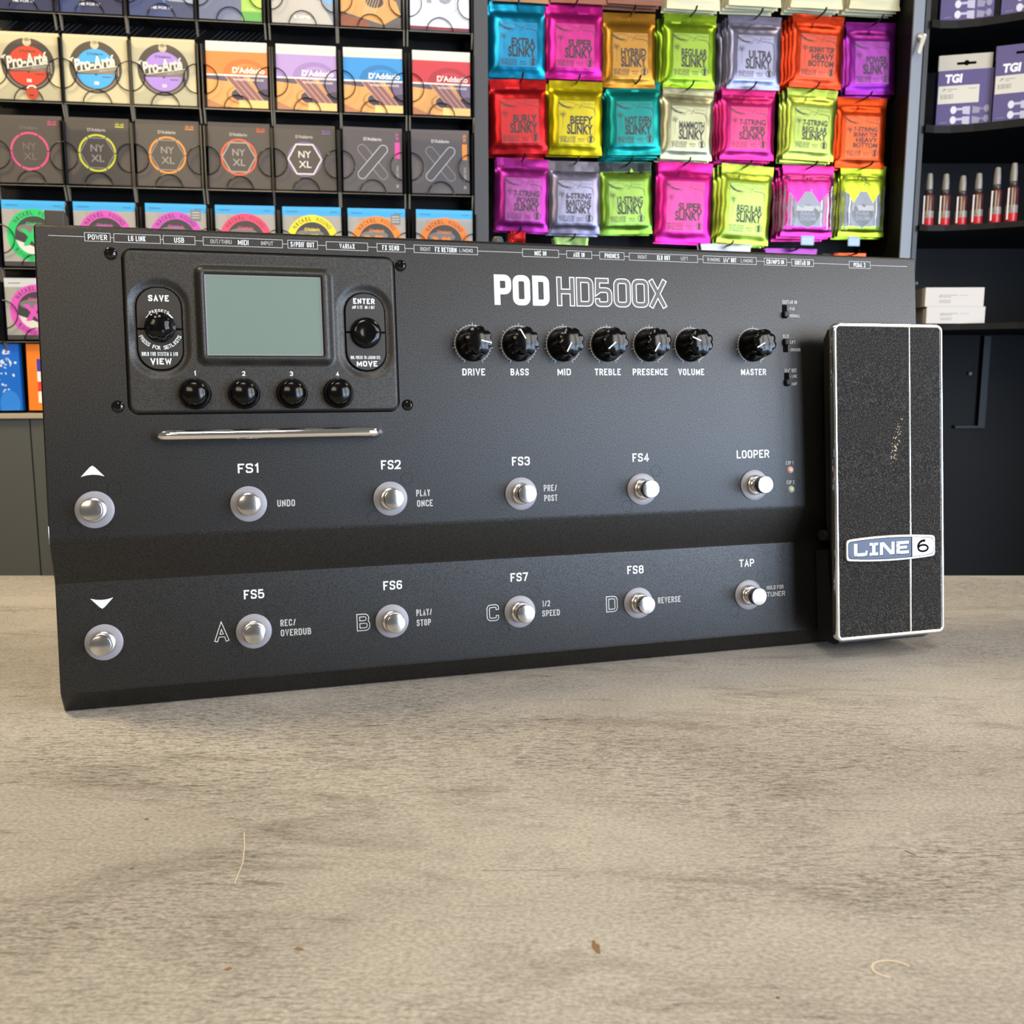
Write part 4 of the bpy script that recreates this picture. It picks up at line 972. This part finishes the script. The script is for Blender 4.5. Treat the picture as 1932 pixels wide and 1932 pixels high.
def hook(ac, zt, label, front=-6., tag_=False):
    b = MB(); z = zt - 4; y0 = 130; L_ = 138 + front
    pts = [(0, 0, 0), (0, -L_ + 12, 0), (0, -L_ + 5, 1.5), (0, -L_, 5)]
    b.tube(pts, 1.6, 'hook_black', 8); b.box(-9, 9, -2, 0, -14, 14, 'hook_black'); o = b.build('peg_hook', smooth=50); o.location = WP(ac, PBK + .3, z); o.rotation_euler = WROT
    tag(o, label, 'hook', 'black peg hooks for the pouches'); return o


def hang(desc, ac, zt, w_, h, colr, titles, n, seed, fb=-40., style=0, panel=None, mt=None, cat='string pouch', hk=True, lean=0.):
    """front pouch plus n behind it on one hook"""
    cut = min([desc.index(t) for t in (' in the ', ' above ') if t in desc] or [len(desc)]); colr_, tail = desc[:cut], desc[cut:]
    if ' above ' in tail: tail += ' pouches'
    o = pouch(w_, h, seed, colr, titles, style=style, panel=panel, mt=mt, head={16: '85838e', 17: '2a3034'}.get(seed)); rn = random.Random(seed * 3 + 1)
    o.location = WP(ac, fb, zt - h); o.rotation_euler = (R(-1), R(lean), YW + R(rn.uniform(-1, 1)))
    g = 'foil string pouches on the peg hooks'; tag(o, '%s string pouch%s, front of its hook' % (colr_, tail), cat, g); src = o
    for k in range(1, n + 1):
        q = src.copy(); COL.objects.link(q); dx = -2.2 * k + rn.uniform(-1.6, .6); dz = -1.0 * k + rn.uniform(-2.2, .4)
        q.location = WP(ac + dx, fb - 9.0 * k, zt - h + dz); q.rotation_euler = (R(-1), R(lean * .5 + rn.uniform(-1.2, 1.2)), YW + R(rn.uniform(-.6, .6)))
        q['label'] = '%s string pouch%s, %s' % (colr_, tail, ('directly behind the front one', 'third back on its hook', 'fourth back on its hook', 'fifth back on its hook', 'sixth back on its hook')[k - 1])
    if hk: hook(ac, zt, 'black peg hook carrying the %s pouches%s' % (colr_, tail), front=fb + 32)


S = [  # desc, centre, top, width, colour, titles, behind, lean
    ('cyan', 15, 783, 93, '1f9fcb', ('EXTRA', 'SLINKY'), 2, 0, None),
    ('hot pink in the upper row', 112, 785, 96, 'd8329c', ('SUPER', 'SLINKY'), 3, 0, None),
    ('gold', 209, 775, 90, 'c08c38', ('HYBRID', 'SLINKY'), 2, -1, None),
    ('green in the upper row', 315, 779, 92, '9cc23c', ('REGULAR', 'SLINKY'), 4, 0, None),
    ('silver-lavender in the upper row', 431, 781, 95, '9c9cb8', ('ULTRA', 'SLINKY'), 4, 0, None),
    ('orange-red in the upper row', 545, 788, 95, 'd84a26', ('SKINNY TOP', 'HEAVY', 'BOTTOM'), 4, 1, None),
    ('dark purple', 649, 781, 93, '8c2c94', ('POWER', 'SLINKY'), 3, -2, None),
    ('deep red', 20, 661, 95, 'c4242a', ('BURLY', 'SLINKY'), 2, -2, None),
    ('bright yellow', 116, 662, 91, 'd2c322', ('BEEFY', 'SLINKY'), 1, 0, None),
    ('teal', 220, 665, 94, '0f9a94', ('NOT EVEN', 'SLINKY'), 4, -2, None),
    ('pale silver-cream', 313, 660, 92, 'c6c6a4', ('MAMMOTH', 'SLINKY'), 2, 1, None),
    ('rose pink in the middle row', 424, 663, 98, 'd23a86', ('7-STRING', 'SUPER', 'SLINKY'), 3, 0, None),
    ('pale lime in the middle row', 538, 666, 93, 'c0d46a', ('7-STRING', 'REGULAR', 'SLINKY'), 2, 2, None),
    ('dark orange in the middle row', 636, 655, 92, 'd4501c', ('7-STRING', 'SKINNY TOP', 'HEAVY', 'BOTTOM'), 2, 0, None),
    ('violet-magenta in the lower row', 23, 533, 90, 'b03a9c', ('7-STRING', 'POWER', 'SLINKY'), 1, 1, None),
    ('lavender-grey in the lower row', 115, 531, 90, '9f9bb4', ('6-STRING', 'BARITONE', 'SLINKY'), 1, 0, None),
    ('leaf green in the lower row', 208, 532, 93, '86ae4a', ('12-STRING', 'SLINKY'), 1, -2, None),
    ('glossy hot pink in the lower row', 311, 535, 98, 'e0369c', ('SUPER', 'SLINKY'), 1, 1, None),
    ('light lime in the lower row', 421, 534, 95, 'b4cc58', ('REGULAR', 'SLINKY'), 2, 3, None),
]
PANEL = {0: '1b8fc0', 1: 'd0348f', 2: 'c28d3c', 3: '98b840', 4: '9a9ab8', 5: 'd2533a', 6: '9a3aa2', 7: 'cc3034', 8: 'ccbc24', 9: '128a86', 10: 'b4b48c', 11: 'd03c72', 12: 'a0b455', 13: 'd4581f', 14: 'a24a94', 15: '9a98b4', 16: '86aa48', 17: 'c83c84', 18: '9ebc58'}
for i, (desc, ac, zt, w_, c, tt, nb_, ln, mt) in enumerate(S):
    hgt = 121 if i not in (17, 18) else 136
    hang(desc, ac, zt, w_, hgt, c, tt, nb_, i + 1, lean=ln, panel=PANEL[i])
hang('pink-collared silver', 541, 536, 96, 123, 'd8459c', ('PARA', 'DIGM'), 3, 31, style=1, panel='d8459c')
hang('lime-collared silver', 645, 539, 86, 124, 'b4cf45', ('PARA', 'DIGM'), 2, 32, style=1, panel='b4cf45')
# paper pouches hanging above, only the lower edges in view
TOPR = (('brown paper above the cyan', 20, 'a3713f', 1), ('copper brown above the hot pink', 118, '8a4a2c', 2), ('reddish brown above the gold', 215, '7d452a', 2), ('cream paper above the green', 318, 'cfc9a4', 2), ('cream paper above the silver-lavender', 428, 'd3cda6', 3), ('cream paper above the orange-red', 540, 'd5cfa8', 3), ('cream paper above the dark purple', 647, 'd2cba2', 3))
for i, (desc, ac, c, n_) in enumerate(TOPR):
    m_ = mat('paper_' + c, c, .5, 0., bump=.2, bscale=80).name
    hang(desc, ac, (902, 905, 908, 905, 916, 918, 921)[i], 93, 121, c, (), n_, 41 + i, style=2, panel=c, mt=m_, fb=-36)
# lowest row: only the tops show over the pedalboard
LOW = (('small red in the lowest row', 16, 'b3262a', 26, 414), ('dull green in the lowest row', 110, '9aba7a', 60, 404), ('grey in the lowest row', 392, 'a4a8ac', 92, 398), ('violet in the lowest row', 515, '8a4a98', 96, 392), ('salmon in the lowest row', 628, 'd0603c', 60, 386))
for i, (desc, ac, c, w_, zt) in enumerate(LOW): hang(desc, ac, zt, w_, 121, c, ('REGULAR', 'SLINKY'), 1, 61 + i, panel=c)
for ac, wd, lab in ((526, 24, 'pale blue price tag above the violet pouch'), (613, 22, 'pale blue price tag above the salmon pouch')):
    b = MB(); b.prism(rrect(-wd / 2, -8, wd / 2, 8, 1.5), -1, 1, P_('7f97b4', .35)); b.rect(-wd / 2 + 2, -6, wd / 2 - 2, 5, P_('93abc6', .35), 1.05); o = b.build('price_tag'); o.location = WP(ac, -2, 401); o.rotation_euler = WROT; tag(o, lab, 'price tag')

# lock with its key in the right-hand post
lk = empty('cam_lock', 'round chrome cam lock with a key in the grey post', 'lock', WP(713, 4.5, 744), WROT)
b = MB(); b.lathe(0, 0, [(8, -2), (8, 3), (7, 4.5), (3.5, 4.8)], 'chrome_dull', 28); b.build('lock_body', lk, smooth=40)
b = MB(); b.prism(rrect(-1.4, -1.4, 1.4, 1.4, .4), 4, 14, 'chrome_dull'); c, s_ = math.cos(R(17)), math.sin(R(17)); b.prism([(x * c + y * s_, -x * s_ + y * c) for x, y in rrect(-3.4, -32, 3.4, 2, 2.5)][::1], 12, 13.6, 'badge_silver'); b.build('key', lk)

# ------------------------------------------------------------------ rounded corner shelves on the right
cs = empty('corner_shelf_unit', 'black corner shelf unit with curved shelf fronts right of the grey post', 'shelf unit', (.9, 1.85, FLZ / 1000))
CX = lambda x, y, z: (x * 1000 - 900, y * 1000 - 1850, z * 1000 - FLZ)
edge = [(.728, 1.746), (.745, 1.752), (.775, 1.752), (.81, 1.741), (.85, 1.721), (.89, 1.697), (.94, 1.66), (.99, 1.615), (1.04, 1.56), (1.1, 1.48)]
for z, th in ((.7765, .013), (.6025, .013), (.432, .010), (.2585, .011), (-.95 + .08, .02)):
    pts = edge + [(1.30, 1.48), (1.30, 2.0), (.73, 2.0)]; b = MB(); k = len(pts)
    V = [CX(x, y, zz) for zz in (z - th, z) for x, y in pts]; F = [tuple(reversed(range(k))), tuple(range(k, 2 * k))] + [(i, (i + 1) % k, k + (i + 1) % k, k + i) for i in range(k)]
    b.add(V, F, 'cabinet_black'); b.build('shelf', cs)
b = MB(); b.box(*[t for a in ((-172, 398), (152, 165), (0, 2000)) for t in a], 'cabinet_black'); b.build('back_panel', cs)
b = MB(); b.box(400, 412, -370, 165, 0, 2000, 'cabinet_black'); b.build('side_panel', cs)
b = MB(); b.box(-180, -172, -95, 152, 0, 2000, 'cabinet_blue_sheen'); b.build('side_panel', cs)  # dark side panel with a bluish light reflection put into its colour
b = MB(); b.box(78, 92, 140, 152, 1010, 1195, 'frame_dark'); b.box(30, 92, 140, 152, 1005, 1010, 'frame_dark'); b.build('inner_frame', cs)
for x, y, z in ((.832, 1.998, .352), (.956, 1.998, .168)):
    b = MB(lambda x, y, k: (x, -k, y)); b.lathe(0, 0, [(3.2, 0), (3.2, 4), (1, 7)], 'print_white', 12); o = b.build('shelf_pin', cs); o.location = ((x - .9), y - 1.85, z + .95)
# boxes of machine heads
PUR = P_('4b4078', .45)


def tbox(name, x, y, z, w_, h, yaw, label, header, dim):
    o = empty(name, label, 'box', (x, y, z), (0, 0, R(yaw)), 'purple boxes on the corner shelves'); b = MB(); hb = h - header
    b.box(-w_ / 2, w_ / 2, 0, 34, 0, hb, PUR); f_ = w_ / 2; s1, s2 = P_('b9b6cc'), P_('8f8aa0')
    b.text('TGI', -f_ + 25, hb - 14, 28, 15, P_('eceaf0'), .2, .05, 0, .08)
    for zc in (8, 25):
        b.disc(-f_ + 28, zc + 4, 5, P_('d6d4e2'), .16, 6.5); b.rect(-f_ + 33, zc + 3, -f_ + 45, zc + 7, s1, .15); b.poly([(-f_ + 43, zc - 3), (-f_ + 55, zc - 5), (-f_ + 55, zc + 9), (-f_ + 43, zc + 9)], s1, .18)
        b.poly([(-f_ + 59, zc - 3), (-f_ + 70, zc - 3), (-f_ + 72, zc + 6), (-f_ + 59, zc + 9)], s2, .18); b.rect(-f_ + 72, zc + 2, f_ - 10, zc + 6, P_('6f6a86'), .16); b.disc(f_ - 8, zc + 4, 4.5, P_('8f8aa0'), .17, 6)
    b.line([(-f_ + 6, 8), (-f_ + 18, 8.6)], 1.2, P_('7d74a8'), .16)
    b.build('carton', o)
    if header:
        c = P_('b9b4a6') if dim else PUR; q = MB(); q.rect(-f_ - 1, hb, f_ - 3, h, c, -2.0); q.box(-f_, f_ - 3, 1.0, 2.0, hb, h, c)
        q.poly(rrect(-16, hb + header * .42 - 2.2, 16, hb + header * .42 + 2.2, 2), 'hole_black', -.9); q.disc(0, hb + header * .42 + .5, 4.5, 'hole_black', -.88); q.build('hang_tab', o)
        q = MB(); x0, x1, z1, z0 = -f_ + 1, f_ - 22, hb - 26, hb - 56; q.prism([(x0, z0), (x1, z0), (x1, z1), (x0, z1)], .25, .6, P_('cfcabd')); q.line([(x0 + 7, z1 - 9), (x0 + 9, z1 - 5), (x0 + 12, z1 - 5), (x0 + 10, z1 - 8)], 1, P_('6a6860'), .7); q.line([(x0 + 15, z1 - 6), (x0 + 31, z1 - 6)], 1.1, P_('8a887f'), .7); q.line([(x0 + 15, z1 - 9), (x0 + 22, z1 - 9)], 1, P_('8a887f'), .7); q.line([(x1 - 18, z1 - 6), (x1 - 4, z1 - 6)], 1, P_('8a887f'), .7)
        for k in range(9): q.line([(x0 + 5 + 2.4 * k, z0 + 8), (x0 + 5 + 2.4 * k, z0 + 16)], 1.0 if k % 3 else 1.6, P_('8f8c84'), .7)
        q.build('price_sticker', o)
    return o


tbox('machine_head_box', .792, 1.757, .7766, 86, 120, -14, 'purple box on the top corner shelf nearest the post', 0, False)
tbox('machine_head_box', .882, 1.722, .7766, 86, 120, -22, 'purple box on the top corner shelf, cut off at the right', 0, False)
tbox('machine_head_box', .800, 1.762, .6026, 90, 122, -14, 'purple box with a pale hang tab on the second corner shelf', 26, True)
tbox('machine_head_box', .884, 1.724, .6026, 92, 128, -22, 'purple box with a purple hang tab on the second corner shelf', 24, False)
# bottles
RED = P_('c02424', .3)
BT = ((.750, 1.768, 92, 'leftmost slim red-footed spray bottle on the third corner shelf'), (.779, 1.767, 91, 'second red-footed spray bottle from the grey post'), (.805, 1.757, 86, 'third red-footed spray bottle from the grey post, shortest of the row'),
      (.828, 1.746, 88, 'fourth red-footed spray bottle, beside the gap in the row'), (.853, 1.731, 95, 'second tallest red-footed spray bottle, right of the gap'), (.876, 1.720, 100, 'tallest red-footed spray bottle at the right end of the row'))
bsrc = None
for i, (x, y, hb, lab) in enumerate(BT):
    o = empty('spray_bottle', lab, 'bottle', (x, y, .4321), (0, 0, R(-15)), 'red-footed spray bottles'); s_ = hb / 92
    if bsrc is None:
        AX = lambda x, y, k: (x, y, k); b = MB(AX); b.lathe(0, 0, [(9.5, 0), (10, 1), (10, 13), (10, 14)], RED, 24)
        b.lathe(0, 0, [(10, 14), (10, 26)], P_('8d8683', .25), 24); b.lathe(0, 0, [(10, 26), (10, 50), (9.4, 53), (6, 56)], P_('55282a', .2), 24); body = b.build('bottle_body', o, smooth=40)
        b = MB(AX); b.lathe(0, 0, [(6, 56), (6.8, 57), (6.8, 62), (5.8, 63.5)], P_('3a3a3c', .3), 20); nk = b.build('collar', o, smooth=40)
        b = MB(AX); b.lathe(0, 0, [(6, 63.5), (5.9, 76), (5.2, 84), (4.4, 91), (3, 92)], P_('8d8983', .2), 20); cp = b.build('cap', o, smooth=40)
        b = MB(); [b.box(-9.6 + 6 * k, -7 + 6 * k, -11.2, -9, 3 if k == 0 else 18, 52, P_('d6d2cc' if k == 0 else 'a88f6c', .25)) for k in range(2)]; lb = b.build('side_label', o)
        bsrc = (body, nk, cp, lb)
    else:
        for src in bsrc: q = src.copy(); COL.objects.link(q); q.parent = o
    o.scale = (1, 1, s_)
# two white boxes
for i, (x, z, h, lab) in enumerate(((.801, .2586, 29.8, 'lower white label box of two on the bottom corner shelf'), (.797, .2886, 33.5, 'upper white label box stacked on the other one'))):
    b = MB(); w_ = 104; b.box(-w_ / 2, w_ / 2, 0, 80, 0, h, P_('c9c0b6')); f_ = w_ / 2; k = .12; ink = P_('8d857b')
    b.line([(-f_ + 26, h * .58), (-f_ + 56, h * .60)], 1.1, ink, k); b.line([(-f_ + 24, h * .50), (-f_ + 46, h * .50)], 1, ink, k); b.line([(-f_ + 24, h * .50), (-f_ + 28, h * .64)], 1, ink, k); b.line([(f_ - 44, h * .58), (f_ - 28, h * .60)], 1, P_('a59d93'), k)
    for q in range(8): b.line([(-f_ + 26 + 2.6 * q, h * .18), (-f_ + 26 + 2.6 * q, h * .36)], 1.4, P_('a39a8f'), k)
    o = b.build('white_box', bevel=0); o.location = (x, 1.742, z); o.rotation_euler = (0, 0, R(-2)); tag(o, lab, 'box', 'white boxes on the corner shelf')
